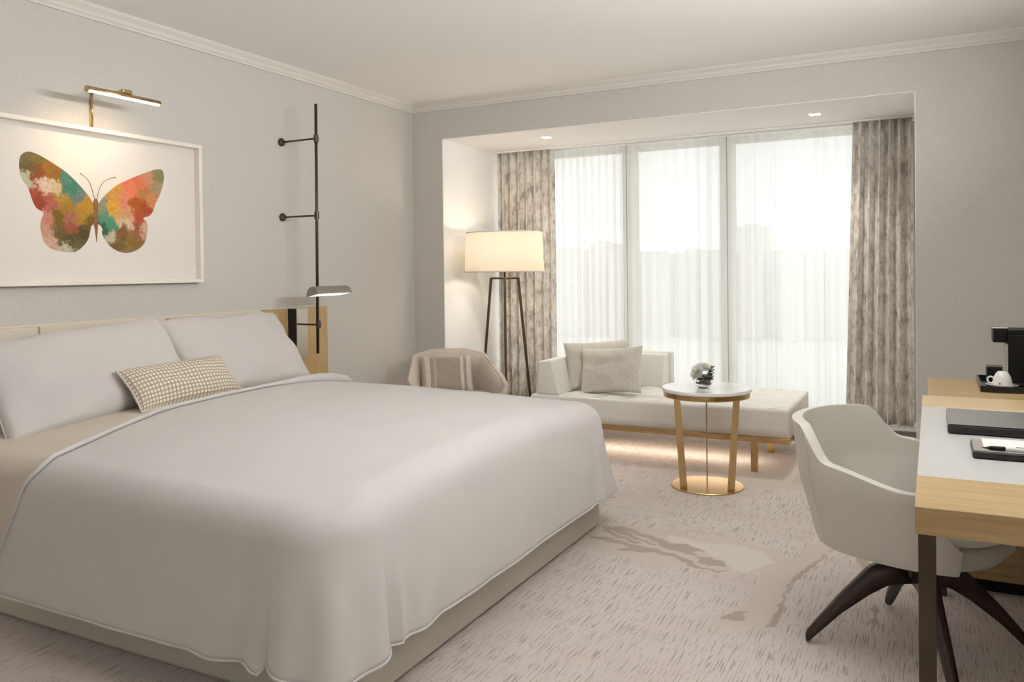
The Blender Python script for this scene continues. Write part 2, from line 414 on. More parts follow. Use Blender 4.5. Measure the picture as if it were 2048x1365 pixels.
# butterfly print: patches of watercolour round named points, edges broken by noise
def butterfly_mat():
    k = NT('watercolour_print')
    k.b.inputs['Roughness'].default_value = 0.9
    g = k.n('ShaderNodeTexCoord').outputs['Object']
    ns = k.n('ShaderNodeTexNoise')
    ns.inputs['Scale'].default_value = 30
    ns.inputs['Detail'].default_value = 6
    ns.inputs['Roughness'].default_value = 0.7
    k.l(g, ns.inputs['Vector'])
    sub = k.n('ShaderNodeVectorMath', operation='SUBTRACT')
    sub.inputs[1].default_value = (0.5, 0.5, 0.5)
    k.l(ns.outputs['Color'], sub.inputs[0])
    sc = k.n('ShaderNodeVectorMath', operation='SCALE')
    sc.inputs['Scale'].default_value = 0.13
    k.l(sub.outputs[0], sc.inputs[0])
    ad = k.n('ShaderNodeVectorMath', operation='ADD')
    k.l(g, ad.inputs[0])
    k.l(sc.outputs[0], ad.inputs[1])
    P = ad.outputs[0]
    col = (0.6, 0.45, 0.3, 1)
    mn = 9.0
    for (y, z), c in BLOBS:
        d = k.n('ShaderNodeVectorMath', operation='DISTANCE')
        k.l(P, d.inputs[0])
        d.inputs[1].default_value = (0, y, z)
        dist = d.outputs['Value']
        f = k.math('MULTIPLY_ADD', k.math('SUBTRACT', mn, dist), 36.0, 0.5, clamp=True)
        col = k.mix(f, col, srgb(*c))
        mn = k.math('MINIMUM', mn, dist)
    sp = k.noise(g, 130, 5, 0.8)
    col = k.mix(0.5, col, k.ramp(sp, [(0.36, (0.3, 0.24, 0.16, 1)), (0.58, (1, 0.97, 0.93, 1))]), 'MULTIPLY')
    k.l(col, k.b.inputs['Base Color'])
    return k.m


# ------------------------------------------------------------------ mesh helpers
def tag(o, label=None, cat=None, group=None, kind=None):
    if label: o['label'] = label
    if cat: o['category'] = cat
    if group: o['group'] = group
    if kind: o['kind'] = kind
    return o


def empty(name, loc, label, cat, group=None, rz=0.0):
    o = bpy.data.objects.new(name, None)
    o.location = loc
    o.rotation_euler = (0, 0, rz)
    o.empty_display_size = 0.1
    COL.objects.link(o)
    return tag(o, label, cat, group)


def link(name, bm, mat, parent=None, smooth=False, loc=None):
    me = bpy.data.meshes.new(name)
    bmesh.ops.recalc_face_normals(bm, faces=bm.faces)
    bm.to_mesh(me)
    bm.free()
    me.materials.append(mat)
    if smooth:
        for p in me.polygons:
            p.use_smooth = True
    o = bpy.data.objects.new(name, me)
    COL.objects.link(o)
    if parent: o.parent = parent
    if loc: o.location = loc
    return o


def box(bm, x0, x1, y0, y1, z0, z1, bev=0.0, seg=2, mat=None):
    nb = bmesh.new() if bev else bm
    vs = [nb.verts.new((x, y, z)) for x in (x0, x1) for y in (y0, y1) for z in (z0, z1)]
    for f in ((0, 1, 3, 2), (4, 6, 7, 5), (0, 4, 5, 1), (2, 3, 7, 6), (0, 2, 6, 4), (1, 5, 7, 3)):
        nb.faces.new([vs[i] for i in f])
    if bev:
        bmesh.ops.bevel(nb, geom=nb.edges[:], offset=bev, segments=seg, affect='EDGES', profile=0.5)
        if mat: bmesh.ops.transform(nb, matrix=mat, verts=nb.verts)
        merge(bm, nb)
    elif mat:
        bmesh.ops.transform(bm, matrix=mat, verts=vs)
    return bm


def merge(bm, nb):
    me = bpy.data.meshes.new('tmp')
    nb.to_mesh(me)
    nb.free()
    bm.from_mesh(me)
    bpy.data.meshes.remove(me)


def bx(x0, x1, y0, y1, z0, z1, bev=0.0, seg=2):
    return box(bmesh.new(), x0, x1, y0, y1, z0, z1, bev, seg)


def hexa(bm, b, t, bev=0.0, seg=2):
    """b, t: 4 bottom and 4 top points (counter-clockwise)"""
    nb = bmesh.new()
    vs = [nb.verts.new(p) for p in b] + [nb.verts.new(p) for p in t]
    for f in ((3, 2, 1, 0), (4, 5, 6, 7), (0, 1, 5, 4), (1, 2, 6, 5), (2, 3, 7, 6), (3, 0, 4, 7)):
        nb.faces.new([vs[i] for i in f])
    if bev:
        bmesh.ops.bevel(nb, geom=nb.edges[:], offset=bev, segments=seg, affect='EDGES', profile=0.5)
    merge(bm, nb)
    return bm


def tube(bm, pts, r, n=12, caps=True):
    pts = [Vector(p) for p in pts]
    rs = r if isinstance(r, (list, tuple)) else [r] * len(pts)
    rings = []
    ref = None
    for i, p in enumerate(pts):
        d = (pts[min(i + 1, len(pts) - 1)] - pts[max(i - 1, 0)]).normalized()
        if ref is None:
            ref = Vector((0, 0, 1)) if abs(d.z) < 0.9 else Vector((1, 0, 0))
        a = d.cross(ref).normalized()
        b = d.cross(a).normalized()
        ref = -b if False else ref
        rings.append([bm.verts.new(p + (a * math.cos(2 * PI * j / n) + b * math.sin(2 * PI * j / n)) * rs[i]) for j in range(n)])
    for q in range(len(rings) - 1):
        for j in range(n):
            bm.faces.new((rings[q][j], rings[q][(j + 1) % n], rings[q + 1][(j + 1) % n], rings[q + 1][j]))
    if caps:
        bm.faces.new(rings[0][::-1])
        bm.faces.new(rings[-1])
    return bm


def lathe(bm, prof, n=48, c=(0, 0), cap=True):
    rings = []
    for r, z in prof:
        if r < 1e-5:
            rings.append([bm.verts.new((c[0], c[1], z))])
        else:
            rings.append([bm.verts.new((c[0] + r * math.cos(2 * PI * j / n), c[1] + r * math.sin(2 * PI * j / n), z)) for j in range(n)])
    for a, b in zip(rings[:-1], rings[1:]):
        if len(a) == 1 and len(b) == 1: continue
        for j in range(n):
            j2 = (j + 1) % n
            if len(a) == 1: bm.faces.new((a[0], b[j], b[j2]))
            elif len(b) == 1: bm.faces.new((a[j], a[j2], b[0]))
            else: bm.faces.new((a[j], a[j2], b[j2], b[j]))
    if cap:
        for rr in (rings[0], rings[-1]):
            if len(rr) > 2: bm.faces.new(rr)
    return bm


def grid(bm, P, closed=False, uv=None):
    """P[i][j] vectors -> quads"""
    V = [[bm.verts.new(p) for p in row] for row in P]
    uvl = bm.loops.layers.uv.verify() if uv else None
    ni, nj = len(V), len(V[0])
    for i in range(ni - (0 if closed else 1)):
        for j in range(nj - 1):
            i2 = (i + 1) % ni
            f = bm.faces.new((V[i][j], V[i2][j], V[i2][j + 1], V[i][j + 1]))
            if uv:
                for lp, (a, b) in zip(f.loops, ((i, j), (i + 1, j), (i + 1, j + 1), (i, j + 1))):
                    lp[uvl].uv = uv(a, b)
    return V


def solid(o, t, off=-1.0):
    m = o.modifiers.new('thickness', 'SOLIDIFY')
    m.thickness = t
    m.offset = off
    return o


def subsurf(o, lv=1):
    m = o.modifiers.new('smooth', 'SUBSURF')
    m.levels = lv
    m.render_levels = lv
    return o


def pillow(name, w, h, t, mat, pinch=0.05, seed=0, wr=0.008, nu=44, nv=30, exp=0.42, pw=2.6):
    bm = bmesh.new()
    uvl = bm.loops.layers.uv.verify()

    def pt(i, j, s):
        u = -1 + 2 * i / nu
        v = -1 + 2 * j / nv
        u = math.sin(u * PI / 2) * 0.35 + u * 0.65
        v = math.sin(v * PI / 2) * 0.35 + v * 0.65
        x = w / 2 * u * (1 - pinch * (1 - v * v) * 1.0)
        y = h / 2 * v * (1 - pinch * 1.4 * (1 - u * u))
        a = max(0.0, (1 - abs(u) ** pw) * (1 - abs(v) ** pw)) ** exp
        nz = noise.noise(Vector((u * 2.2 + seed * 7.1, v * 2.0, seed)))
        cr = noise.noise(Vector((math.atan2(v, u) * 2.4, (abs(u) + abs(v)) * 1.2, seed + 3.3)))
        edge = max(abs(u), abs(v)) ** 3
        z = s * t / 2 * a * (1 + 0.18 * nz) + s * cr * wr * 2.0 * edge * min(1, a * 3)
        return Vector((x, y, z))
    F = {}
    for s in (1, -1):
        for i in range(nu + 1):
            for j in range(nv + 1):
                brd = i in (0, nu) or j in (0, nv)
                if s == -1 and brd:
                    F[(s, i, j)] = F[(1, i, j)]
                else:
                    F[(s, i, j)] = bm.verts.new(pt(i, j, s))
        for i in range(nu):
            for j in range(nv):
                q = [(i, j), (i + 1, j), (i + 1, j + 1), (i, j + 1)]
                if s == -1: q = q[::-1]
                f = bm.faces.new([F[(s, a, b)] for a, b in q])
                for lp, (a, b) in zip(f.loops, q):
                    lp[uvl].uv = (a / nu, b / nv)
    return link(name, bm, mat, None, True)


def pillow_edge(parent, w, h, pinch, mat, r=0.004, name='piping'):
    pts = []
    N = 24
    for s in range(4):
        for q in range(N):
            a = -1 + 2 * q / N
            u, v = ((a, -1), (1, a), (-a, 1), (-1, -a))[s]
            pts.append(Vector((w / 2 * u * (1 - pinch * (1 - v * v)), h / 2 * v * (1 - pinch * 1.4 * (1 - u * u)), 0)))
    bm = bmesh.new()
    n = 6
    rings = []
    M_ = len(pts)
    for i, p in enumerate(pts):
        d = (pts[(i + 1) % M_] - pts[i - 1]).normalized()
        a = Vector((d.y, -d.x, 0))
        rings.append([bm.verts.new(p + a * r * math.cos(2 * PI * j / n) + Vector((0, 0, 1)) * r * math.sin(2 * PI * j / n)) for j in range(n)])
    for i in range(M_):
        for j in range(n):
            bm.faces.new((rings[i][j], rings[i][(j + 1) % n], rings[(i + 1) % M_][(j + 1) % n], rings[(i + 1) % M_][j]))
    return link(name, bm, mat, parent, True)


def frame_mat(origin, xdir, ydir):
    x = Vector(xdir).normalized()
    y = Vector(ydir)
    z = x.cross(y).normalized()
    y = z.cross(x).normalized()
    return Matrix(((x.x, y.x, z.x, origin[0]), (x.y, y.y, z.y, origin[1]), (x.z, y.z, z.z, origin[2]), (0, 0, 0, 1)))


# ------------------------------------------------------------------ setting
def structure(name, bm, mat):
    return tag(link(name, bm, mat), kind='structure')


# floor with woven motif attribute
def in_poly(px, py, poly):
    inside = np.zeros(px.shape, bool)
    n = len(poly)
    for i in range(n):
        x1, y1 = poly[i]
        x2, y2 = poly[(i + 1) % n]
        if y1 == y2: continue
        c = ((y1 > py) != (y2 > py)) & (px < (x2 - x1) * (py - y1) / (y2 - y1) + x1)
        inside ^= c
    return inside


def build_floor():
    def axis_(a, lo, hi, b, fine):
        return np.unique(np.round(np.concatenate([np.linspace(a, lo, 8), np.arange(lo, hi, fine), np.linspace(hi, b, 8)]), 5))
    xs = axis_(WALL_X - 0.1, -1.75, 0.35, RIGHT_X + 0.1, 0.0085)
    ys = axis_(BACK_Y - 0.1, 2.35, 6.1, NY + 0.15, 0.0095)
    X, Y = np.meshgrid(xs, ys, indexing='ij')
    nx, ny = X.shape
    jx = X + 0.006 * np.sin(Y * 61) * np.sin(X * 83)
    jy = Y + 0.006 * np.sin(X * 71 + 1)
    R_ = np.zeros(X.shape); G_ = np.zeros(X.shape); B_2 = np.zeros(X.shape)
    for p in PLAIN: R_[in_poly(jx, jy, p)] = 1
    for p in PALE:
        m_ = in_poly(jx, jy, p); R_[m_] = 1; B_2[m_] = 0.7
    for p in MID: G_[in_poly(jx, jy, p)] = 0.35
    for p in DARK: G_[in_poly(jx, jy, p)] = 1
    me = bpy.data.meshes.new('floor')
    co = np.stack([X, Y, np.zeros_like(X)], -1).reshape(-1, 3)
    idx = np.arange(nx * ny).reshape(nx, ny)
    q = np.stack([idx[:-1, :-1], idx[1:, :-1], idx[1:, 1:], idx[:-1, 1:]], -1).reshape(-1, 4)
    me.vertices.add(len(co)); me.vertices.foreach_set('co', co.ravel())
    me.loops.add(q.size); me.loops.foreach_set('vertex_index', q.ravel().astype(np.int32))
    me.polygons.add(len(q))
    me.polygons.foreach_set('loop_start', np.arange(0, q.size, 4, dtype=np.int32))
    me.update(calc_edges=True)
    ca = me.color_attributes.new('motif', 'FLOAT_COLOR', 'POINT')
    ca.data.foreach_set('color', np.stack([R_, G_, B_2, np.ones_like(R_)], -1).ravel())
    me.materials.append(MT['carpet'])
    o = bpy.data.objects.new('floor', me)
    COL.objects.link(o)
    return tag(o, kind='structure')


build_floor()
T = 0.12
structure('wall_left', bx(WALL_X - T, WALL_X, BACK_Y, WIN_Y + T, 0, CEIL + T), MT['wall'])
structure('wall_right', bx(RIGHT_X, RIGHT_X + T, BACK_Y, WIN_Y + T, 0, CEIL + T), MT['wall'])
structure('wall_rear', bx(WALL_X - T, RIGHT_X + T, BACK_Y - T, BACK_Y, 0, CEIL + T), MT['wall'])
# window wall: the piece left of the niche, right of it and the header over it, one wall
bm = bmesh.new()
box(bm, WALL_X, NX0 - 0.004, WIN_Y, WIN_Y + T, 0, CEIL + T)
box(bm, NX1 + 0.004, RIGHT_X, WIN_Y, WIN_Y + T, 0, CEIL + T)
box(bm, NX0 - 0.004, NX1 + 0.004, WIN_Y, WIN_Y + T, NZ + 0.004, CEIL + T)
structure('wall_window', bm, MT['wall'])
structure('ceiling', bx(WALL_X - T, RIGHT_X + T, BACK_Y - T, WIN_Y + T, CEIL, CEIL + T), MT['ceiling'])
# niche lining (bright white reveals)
for nm_, thin, thick_ in (('wall_niche_left', (NX0 - 0.004, NX0, WIN_Y + 0.0005, WIN_Y + T, 0, NZ), (NX0 - 0.14, NX0, WIN_Y + T, NY + 0.2, 0, NZ)),
                          ('wall_niche_right', (NX1, NX1 + 0.004, WIN_Y + 0.0005, WIN_Y + T, 0, NZ), (NX1, NX1 + 0.14, WIN_Y + T, NY + 0.2, 0, NZ)),
                          ('ceiling_niche', (NX0, NX1, WIN_Y + 0.0005, WIN_Y + T, NZ, NZ + 0.004), (NX0 - 0.14, NX1 + 0.14, WIN_Y + T, NY + 0.2, NZ, NZ + 0.14))):
    structure(nm_, box(bx(*thin), *thick_), MT['niche'])
# plinth under the window
tpn = structure('trim_1', bx(NX0, NX1, 6.15, NY + 0.2, 0, 0.125), MT['plinth'])
structure('trim_2', bx(NX0, NX1, 6.145, NY + 0.2, 0.125, 0.145, 0.003), MT['plinth_top'])


def cornice(name, p0, p1, nrm):
    prof = [(0, 0), (0.012, 0), (0.014, 0.012), (0.022, 0.018), (0.026, 0.034), (0.045, 0.052), (0.05, 0.065), (0, 0.065)]
    bm = bmesh.new()
    rows = []
    for p, s in ((p0, 1), (p1, -1)):
        d = (Vector(p1) - Vector(p0)).normalized()
        rows.append([bm.verts.new(Vector(p) + Vector(nrm) * a + Vector((0, 0, b)) + d * (a * s * MIT)) for a, b in prof])
    n = len(prof)
    for j in range(n):
        bm.faces.new((rows[0][j], rows[0][(j + 1) % n], rows[1][(j + 1) % n], rows[1][j]))
    bm.faces.new(rows[0]); bm.faces.new(rows[1])
    return structure(name, bm, MT['cornice'])


MIT = 1.0
zc = CEIL - 0.065
cornice('trim_3', (WALL_X, BACK_Y, zc), (WALL_X, WIN_Y, zc), (1, 0, 0))
cornice('trim_4', (WALL_X, WIN_Y, zc), (RIGHT_X, WIN_Y, zc), (0, -1, 0))
for nm, a in (('baseboard_left', (WALL_X, WALL_X + 0.012, BACK_Y, WIN_Y, 0, 0.1)), ('baseboard_window', (WALL_X + 0.012, NX0 - 0.02, WIN_Y - 0.012, WIN_Y, 0, 0.1)),
              ('baseboard_right', (RIGHT_X - 0.012, RIGHT_X, BACK_Y, WIN_Y, 0, 0.1)), ('baseboard_corner', (NX1 + 0.02, RIGHT_X - 0.012, WIN_Y - 0.012, WIN_Y, 0, 0.1))):
    structure(nm, bx(*a, 0.003), MT['cornice'])

# window: three panes between mullions
WY = 6.52
edges = [NX0, -2.235, -1.43, NX1]
win = tag(empty('window_1', ((NX0 + NX1) / 2, WY, 0.145), None, None), kind='structure')
win_o = Vector(win.location)


def wpart(name, bm, mat):
    bmesh.ops.translate(bm, vec=-win_o, verts=bm.verts)
    return link(name, bm, mat, win)


for cx_, w_ in ((NX0 + 0.03, 0.06), (-2.235, 0.105), (-1.43, 0.105), (NX1 - 0.03, 0.06)):
    bm = bx(cx_ - w_ / 2, cx_ + w_ / 2, WY - 0.06, WY + 0.06, 0.145, NZ, 0.004)
    box(bm, cx_ - 0.008, cx_ + 0.008, WY - 0.075, WY - 0.06, 0.145, NZ)
    wpart('mullion', bm, MT['mullion'])
for a_, b_ in zip(edges[:-1], edges[1:]):
    wpart('pane', bx(a_ + 0.055, b_ - 0.055, WY - 0.004, WY + 0.004, 0.2, NZ - 0.05), MT['pane'])
    wpart('sill_rail', bx(a_ + 0.054, b_ - 0.054, WY - 0.03, WY + 0.03, 0.145, 0.2), MT['mullion'])
    wpart('head_rail', bx(a_ + 0.054, b_ - 0.054, WY - 0.03, WY + 0.03, NZ - 0.05, NZ), MT['mullion'])

# ------------------------------------------------------------------ world outside: hazy skyline
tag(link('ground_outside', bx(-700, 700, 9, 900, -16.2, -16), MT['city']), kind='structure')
SKY = [(-93.1, -82.1, 6.9, 'broad pale building at the left end of the far skyline'), (-82.1, -77.2, 8.6, 'pale building with the raised roof left of the first mullion'),
       (-77.2, -75.1, 7.1, 'narrow step beside the raised-roof building outside'), (-75.1, -68.7, 6.2, 'low pale block outside just left of the first mullion'),
       (-68.7, -59.7, 5.4, 'lowest pale block outside behind the middle pane'), (-59.7, -50.8, 5.9, 'pale block outside in the centre of the middle pane'),
       (-50.8, -42.8, 5.4, 'pale block outside behind the second mullion'), (-42.7, -36.8, 11.6, 'tallest hazy tower outside right of the second mullion'),
       (-36.8, -31.8, 5.3, 'pale block directly right of the tallest tower'), (-31.8, -26.8, 4.8, 'lowest block outside behind the right pane'),
       (-26.8, -22.9, 5.5, 'pale block outside left of the right-hand drape'), (-22.9, -13.4, 4.9, 'wide pale block outside partly behind the right drape')]
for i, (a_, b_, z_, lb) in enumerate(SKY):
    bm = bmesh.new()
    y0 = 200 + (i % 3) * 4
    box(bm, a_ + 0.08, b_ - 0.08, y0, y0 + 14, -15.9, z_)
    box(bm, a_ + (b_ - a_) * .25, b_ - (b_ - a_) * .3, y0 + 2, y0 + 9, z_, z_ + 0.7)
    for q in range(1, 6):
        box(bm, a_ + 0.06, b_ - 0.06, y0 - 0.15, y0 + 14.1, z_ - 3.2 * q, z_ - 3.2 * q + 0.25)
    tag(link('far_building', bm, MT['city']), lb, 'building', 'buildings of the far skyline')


def wp(parent, name, bm, mat, smooth=False, label=None):
    """part built in world coordinates, re-based on its (unrotated) thing or part"""
    off = Vector(parent.location)
    pp = parent.parent
    while pp:
        off += Vector(pp.location)
        pp = pp.parent
    bmesh.ops.translate(bm, vec=-off, verts=bm.verts)
    o = link(name, bm, mat, parent, smooth)
    if label: o['label'] = label
    return o


# ------------------------------------------------------------------ bed
BX0, BX1, BY0, BY1 = -3.56, -1.45, 1.78, 3.715
YC = (BY0 + BY1) / 2
bed = empty('bed', ((BX0 + BX1) / 2, YC, 0), 'king size bed with a smooth cream upholstered base', 'bed')
wp(bed, 'bed_base', bx(BX0, BX1, BY0, BY1, 0.008, 0.29, 0.012, 3), MT['bed_base'])
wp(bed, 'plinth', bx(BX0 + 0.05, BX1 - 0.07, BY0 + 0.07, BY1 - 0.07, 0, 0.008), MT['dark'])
wp(bed, 'mattress', bx(BX0, BX1 - 0.02, BY0 + 0.02, BY1 - 0.02, 0.29, 0.54, 0.05, 4), MT['sheet'])


def headx(y, z):
    """x of the duvet's head edge, by y across the bed and by height on the near side"""
    pts = [(1.6, -2.66), (2.0, -2.75), (2.3, -2.84), (2.76, -2.89), (3.3, -2.97), (3.9, -3.03)]
    for (a, b), (c, d) in zip(pts[:-1], pts[1:]):
        if y <= c: break
    x = b + (d - b) * min(1, max(0, (y - a) / (c - a)))
    if z < 0.6:
        x -= 0.24 * min(1, (0.6 - z) / 0.42) ** 0.8
    return x


def ztop(x, y, base, crown, rise=0.02):
    d = (y - YC) / 1.06
    z = base + crown * (1 - min(1, abs(d)) ** 2.2)
    fx = min(1, max(0, (-1.42 - x) / 1.5))
    z -= 0.035 * (1 - fx) ** 2
    z += 0.004 * noise.noise(Vector((x * 1.7, y * 1.9, 2.0))) + 0.003 * noise.noise(Vector((x * 5, y * 4, 7.0)))
    return z + rise * 0


def drape(name, x_head, x_foot, y0, y1, base, crown, hem, r, mat, foot=True, corner=0.10, nside=84, thick=0.012, seed=0, flare=0.02, pleat=1.0):
    """cloth lying over the bed: top sheet of rows, rounded shoulder, hanging sides"""
    # outline (outer plane) points: far head -> far foot corner -> near foot corner -> near head
    out = []
    yf, yn = y1, y0
    for i in range(nside):
        out.append(('far', i / nside))
    if foot:
        for i in range(29): out.append(('cf', i / 28))
        for i in range(1, 60): out.append(('foot', i / 60))
        for i in range(29): out.append(('cn', i / 28))
    for i in range(1 if foot else 0, nside + 1):
        out.append(('near', i / nside))
    if not foot:
        # sheet: open at both ends, bridge far->near through separate rows
        pass
    ntop, nr, nd = 30, 8, 18
    Rc = corner
    P = []
    for sec, a in out:
        row = []
        # geometry of the outline at offset "ins" inward from outer plane
        def at(ins, z, t=1.0):
            if sec in ('far', 'near'):
                y = (yf - ins) if sec == 'far' else (yn + ins)
                aa = a if sec == 'far' else 1 - a
                yl = YC + (y - YC) * t
                hx = x_head(yl, z)
                x = hx + (x_foot - r - Rc - hx) * aa
                return Vector((x, yl, z)), Vector((0, 1 if sec == 'far' else -1, 0))
            if sec == 'foot':
                y = (yf - r - Rc) + (yn + r + Rc - (yf - r - Rc)) * a
                p = Vector((x_foot - ins, y, z)); n = Vector((1, 0, 0))
            else:
                ang = (PI / 2 * (1 - a)) if sec == 'cf' else (-PI / 2 * a)
                cy_ = (yf - r - Rc) if sec == 'cf' else (yn + r + Rc)
                n = Vector((math.cos(ang), math.sin(ang), 0))
                p = Vector((x_foot - r - Rc, cy_, z)) + n * (Rc + r - ins)
            sp = Vector((x_foot - r - Rc - 0.0, YC, z))
            p = Vector((sp.x + (p.x - sp.x) * t, sp.y + (p.y - sp.y) * t, z))
            return p, n
        for q in range(ntop + 1):
            t = q / ntop
            p, n = at(r, base, t)
            p.z = ztop(p.x, p.y, base, crown)
            row.append(p)
        ze = row[-1].z
        for q in range(1, nr + 1):
            ph = PI / 2 * q / nr
            p, n = at(r * (1 - math.sin(ph)), ze - r * (1 - math.cos(ph)))
            row.append(p)
        zb = ze - r
        if sec in ('cf', 'cn'): cw = math.sin(PI * a) ** 0.8
        elif sec == 'foot': cw = max(0, 1 - min(a, 1 - a) / 0.16) ** 2 * 0.4 * 0
        else: cw = 0
        # arc length along the outline for fold phases
        p0, _ = at(0, zb)
        s_ = p0.x * 1.0 if sec in ('far', 'near') else p0.y
        near_c = 0.0
        if sec == 'near': near_c = math.exp(-((x_foot - p0.x - 0.25) / 0.22) ** 2)
        if sec == 'far': near_c = math.exp(-((x_foot - p0.x - 0.25) / 0.22) ** 2)
        if sec == 'foot': near_c = 0.8 * (math.exp(-(min(a, 1 - a) / 0.11) ** 2))
        for q in range(1, nd + 1):
            k_ = q / nd
            zz = zb + (hem - zb) * k_
            if cw: zz -= 0.025 * cw * k_
            if sec == 'near': zz -= 0.022 * k_
            p, n = at(0, zz)
            off = flare * k_
            off += 0.007 * k_ * noise.noise(Vector((s_ * 3.1, seed * 3.0 + (5 if sec == 'near' else 0), k_ * 0.6)))
            off += 0.0035 * k_ * noise.noise(Vector((s_ * 6.0 + k_ * 3.5, k_ * 2.0, seed + 9.0)))
            off += (0.018 * k_ if sec == 'foot' else 0)
            off += 0.0018 * noise.noise(Vector((s_ * 7.0 + k_ * 1.2, seed + 1.0, k_ * 0.8)))
            if cw:
                off += (0.066 * cw + 0.016 * pleat * math.sin(a * PI * 5.0) * cw) * k_ ** 1.1
            off += near_c * 0.042 * pleat * (abs(math.sin(s_ * 17.0 + k_ * 1.1)) ** 1.5 - 0.4) * k_ ** 0.8
            row.append(p + n * off)
        P.append(row)
    bm = bmesh.new()
    V = grid(bm, P)
    if foot:
        pass
    # close the spine: inner vertices of far and near coincide
    bmesh.ops.remove_doubles(bm, verts=bm.verts, dist=0.0008)
    o = link(name, bm, mat, None, True)
    solid(o, thick)
    return o, P


# bottom sheet / cream blanket, seen between the duvet and the pillows
sheet, _ = drape('bed_sheet', lambda y, z: -3.5, -1.50, 1.735, 3.76, 0.592, 0.075, 0.17, 0.09, MT['sheet'], thick=0.006, seed=3, flare=0.008, pleat=0.2)
tag(sheet, 'cream fitted blanket showing between the white duvet and the pillows', 'blanket')
duvet, DP = drape('duvet', headx, -1.405, 1.675, 3.82, 0.612, 0.085, 0.178, 0.118, MT['linen'], thick=0.022, seed=1)
tag(duvet, 'large smooth white duvet draped over the bed down to its base', 'duvet')
# stitched hem along the bottom edge and rolled cuff along the head edge, parts of the duvet
bm = bmesh.new()
tube(bm, [row[-1] + Vector((0, 0, 0.003)) for row in DP], 0.0045, 6)
link('hem', bm, MT['linen'], duvet, True)
head_line = [p for p in DP[0][::-1]] + [p for p in DP[-1][1:]]
bm = bmesh.new()
pts, rr = [], []
for i, p in enumerate(head_line):
    w_ = math.exp(-((p.y - 3.55) / 0.32) ** 2) if p.z > 0.5 else 0
    rr.append(0.009 + 0.018 * w_ + 0.003 * noise.noise(Vector((i * .2, 0, 0))))
    pts.append(p + Vector((-0.006, 0, 0.008 + 0.010 * w_)) if p.z > 0.5 else p)
tube(bm, pts, rr, 10)
link('cuff', bm, MT['linen'], duvet, True)

# pillows
def put(o, M4, label, cat, group=None):
    o.matrix_world = M4
    return tag(o, label, cat, group)


pm = lambda c, xd, yd: frame_mat(c, xd, yd)
PW, PH = 0.90, 0.50
for (cy_, cx_, cz_, yaw, w_, sd, lb) in ((2.345, -3.315, 0.822, 0.03, 0.93, 1, 'white pillow nearest the camera, leaning on the headboard'),
                                       (3.23, -3.345, 0.832, -0.02, 0.86, 5, 'white pillow beside the gold headboard end, leaning on the headboard')):
    p_ = pillow('bed_pillow', w_, 0.48, 0.17, MT['linen'], 0.05, sd, 0.014, exp=0.38, pw=2.9)
    pillow_edge(p_, w_, 0.48, 0.05, MT['linen'], 0.0035)
    put(p_, frame_mat((cx_, cy_, cz_), (yaw, 1, 0.085 if sd == 1 else 0.0), (-0.62, 0, 0.80)), lb, 'pillow', 'pillows on the bed')
bol = pillow('bolster_cushion', 0.60, 0.23, 0.12, MT['hound'], 0.05, 9, 0.003, exp=0.45)
pillow_edge(bol, 0.60, 0.23, 0.05, MT['cushion_white'], 0.004)
put(bol, frame_mat((-3.11, 2.665, 0.755), (-0.03, 1, 0.015), (-0.66, 0.04, 0.74)), 'small beige houndstooth lumbar cushion in front of the bed pillows', 'cushion')

# ------------------------------------------------------------------ headboard
hb = empty('headboard', (WALL_X, 2.7, 0.3), 'long low cream leather headboard with gold wood end sections', 'headboard')
HX = WALL_X + 0.002
SEAMS = [0.87, 1.57, 2.286, 2.985, 3.69]
wp(hb, 'backing', bx(HX, HX + 0.02, 0.3, 4.268, 0.3, 1.038, 0.002), MT['panel'])
for i, (a_, b_) in enumerate(zip(SEAMS[:-1], SEAMS[1:])):
    th = 0.062 if i % 2 == 1 else 0.05
    wp(hb, 'panel', bx(HX + 0.02, HX + th, a_ + 0.006, b_ - 0.006, 0.3, 1.028, 0.006, 3), MT['panel'])
wp(hb, 'end_panel', bx(HX + 0.02, HX + 0.05, 3.694, 4.268, 0.3, 1.036, 0.002), MT['oak'], label='gold toned wood end panel')
wp(hb, 'end_panel', bx(HX + 0.02, HX + 0.05, 0.3, 0.866, 0.3, 1.036, 0.002), MT['oak'])
wp(hb, 'socket_plate', bx(HX + 0.05, HX + 0.056, 3.725, 3.80, 0.93, 1.005, 0.002), MT['nickel'], label='small metal socket plate')

# ------------------------------------------------------------------ nightstand behind the bed
ns = empty('nightstand', (-3.4, 4.08, 0), 'gold toned wooden nightstand mostly hidden behind the far side of the bed', 'nightstand')
wp(ns, 'top', bx(-3.585, -3.24, 3.86, 4.335, 0.475, 0.50, 0.003), MT['wood_y'])
wp(ns, 'body', bx(-3.58, -3.26, 3.875, 4.32, 0.12, 0.475, 0.002), MT['wood_y'])
for z0 in (0.135, 0.305):
    d_ = wp(ns, 'drawer', bx(-3.26, -3.245, 3.885, 4.31, z0, z0 + 0.16, 0.003), MT['wood_y'])
    wp(d_, 'handle', bx(-3.245, -3.232, 4.04, 4.16, z0 + 0.08, z0 + 0.09), MT['gold_metal'])
for x_ in (-3.56, -3.28):
    for y_ in (3.9, 4.3):
        wp(ns, 'leg', bx(x_ - 0.012, x_ + 0.012, y_ - 0.012, y_ + 0.012, 0, 0.12), MT['gold_metal'])

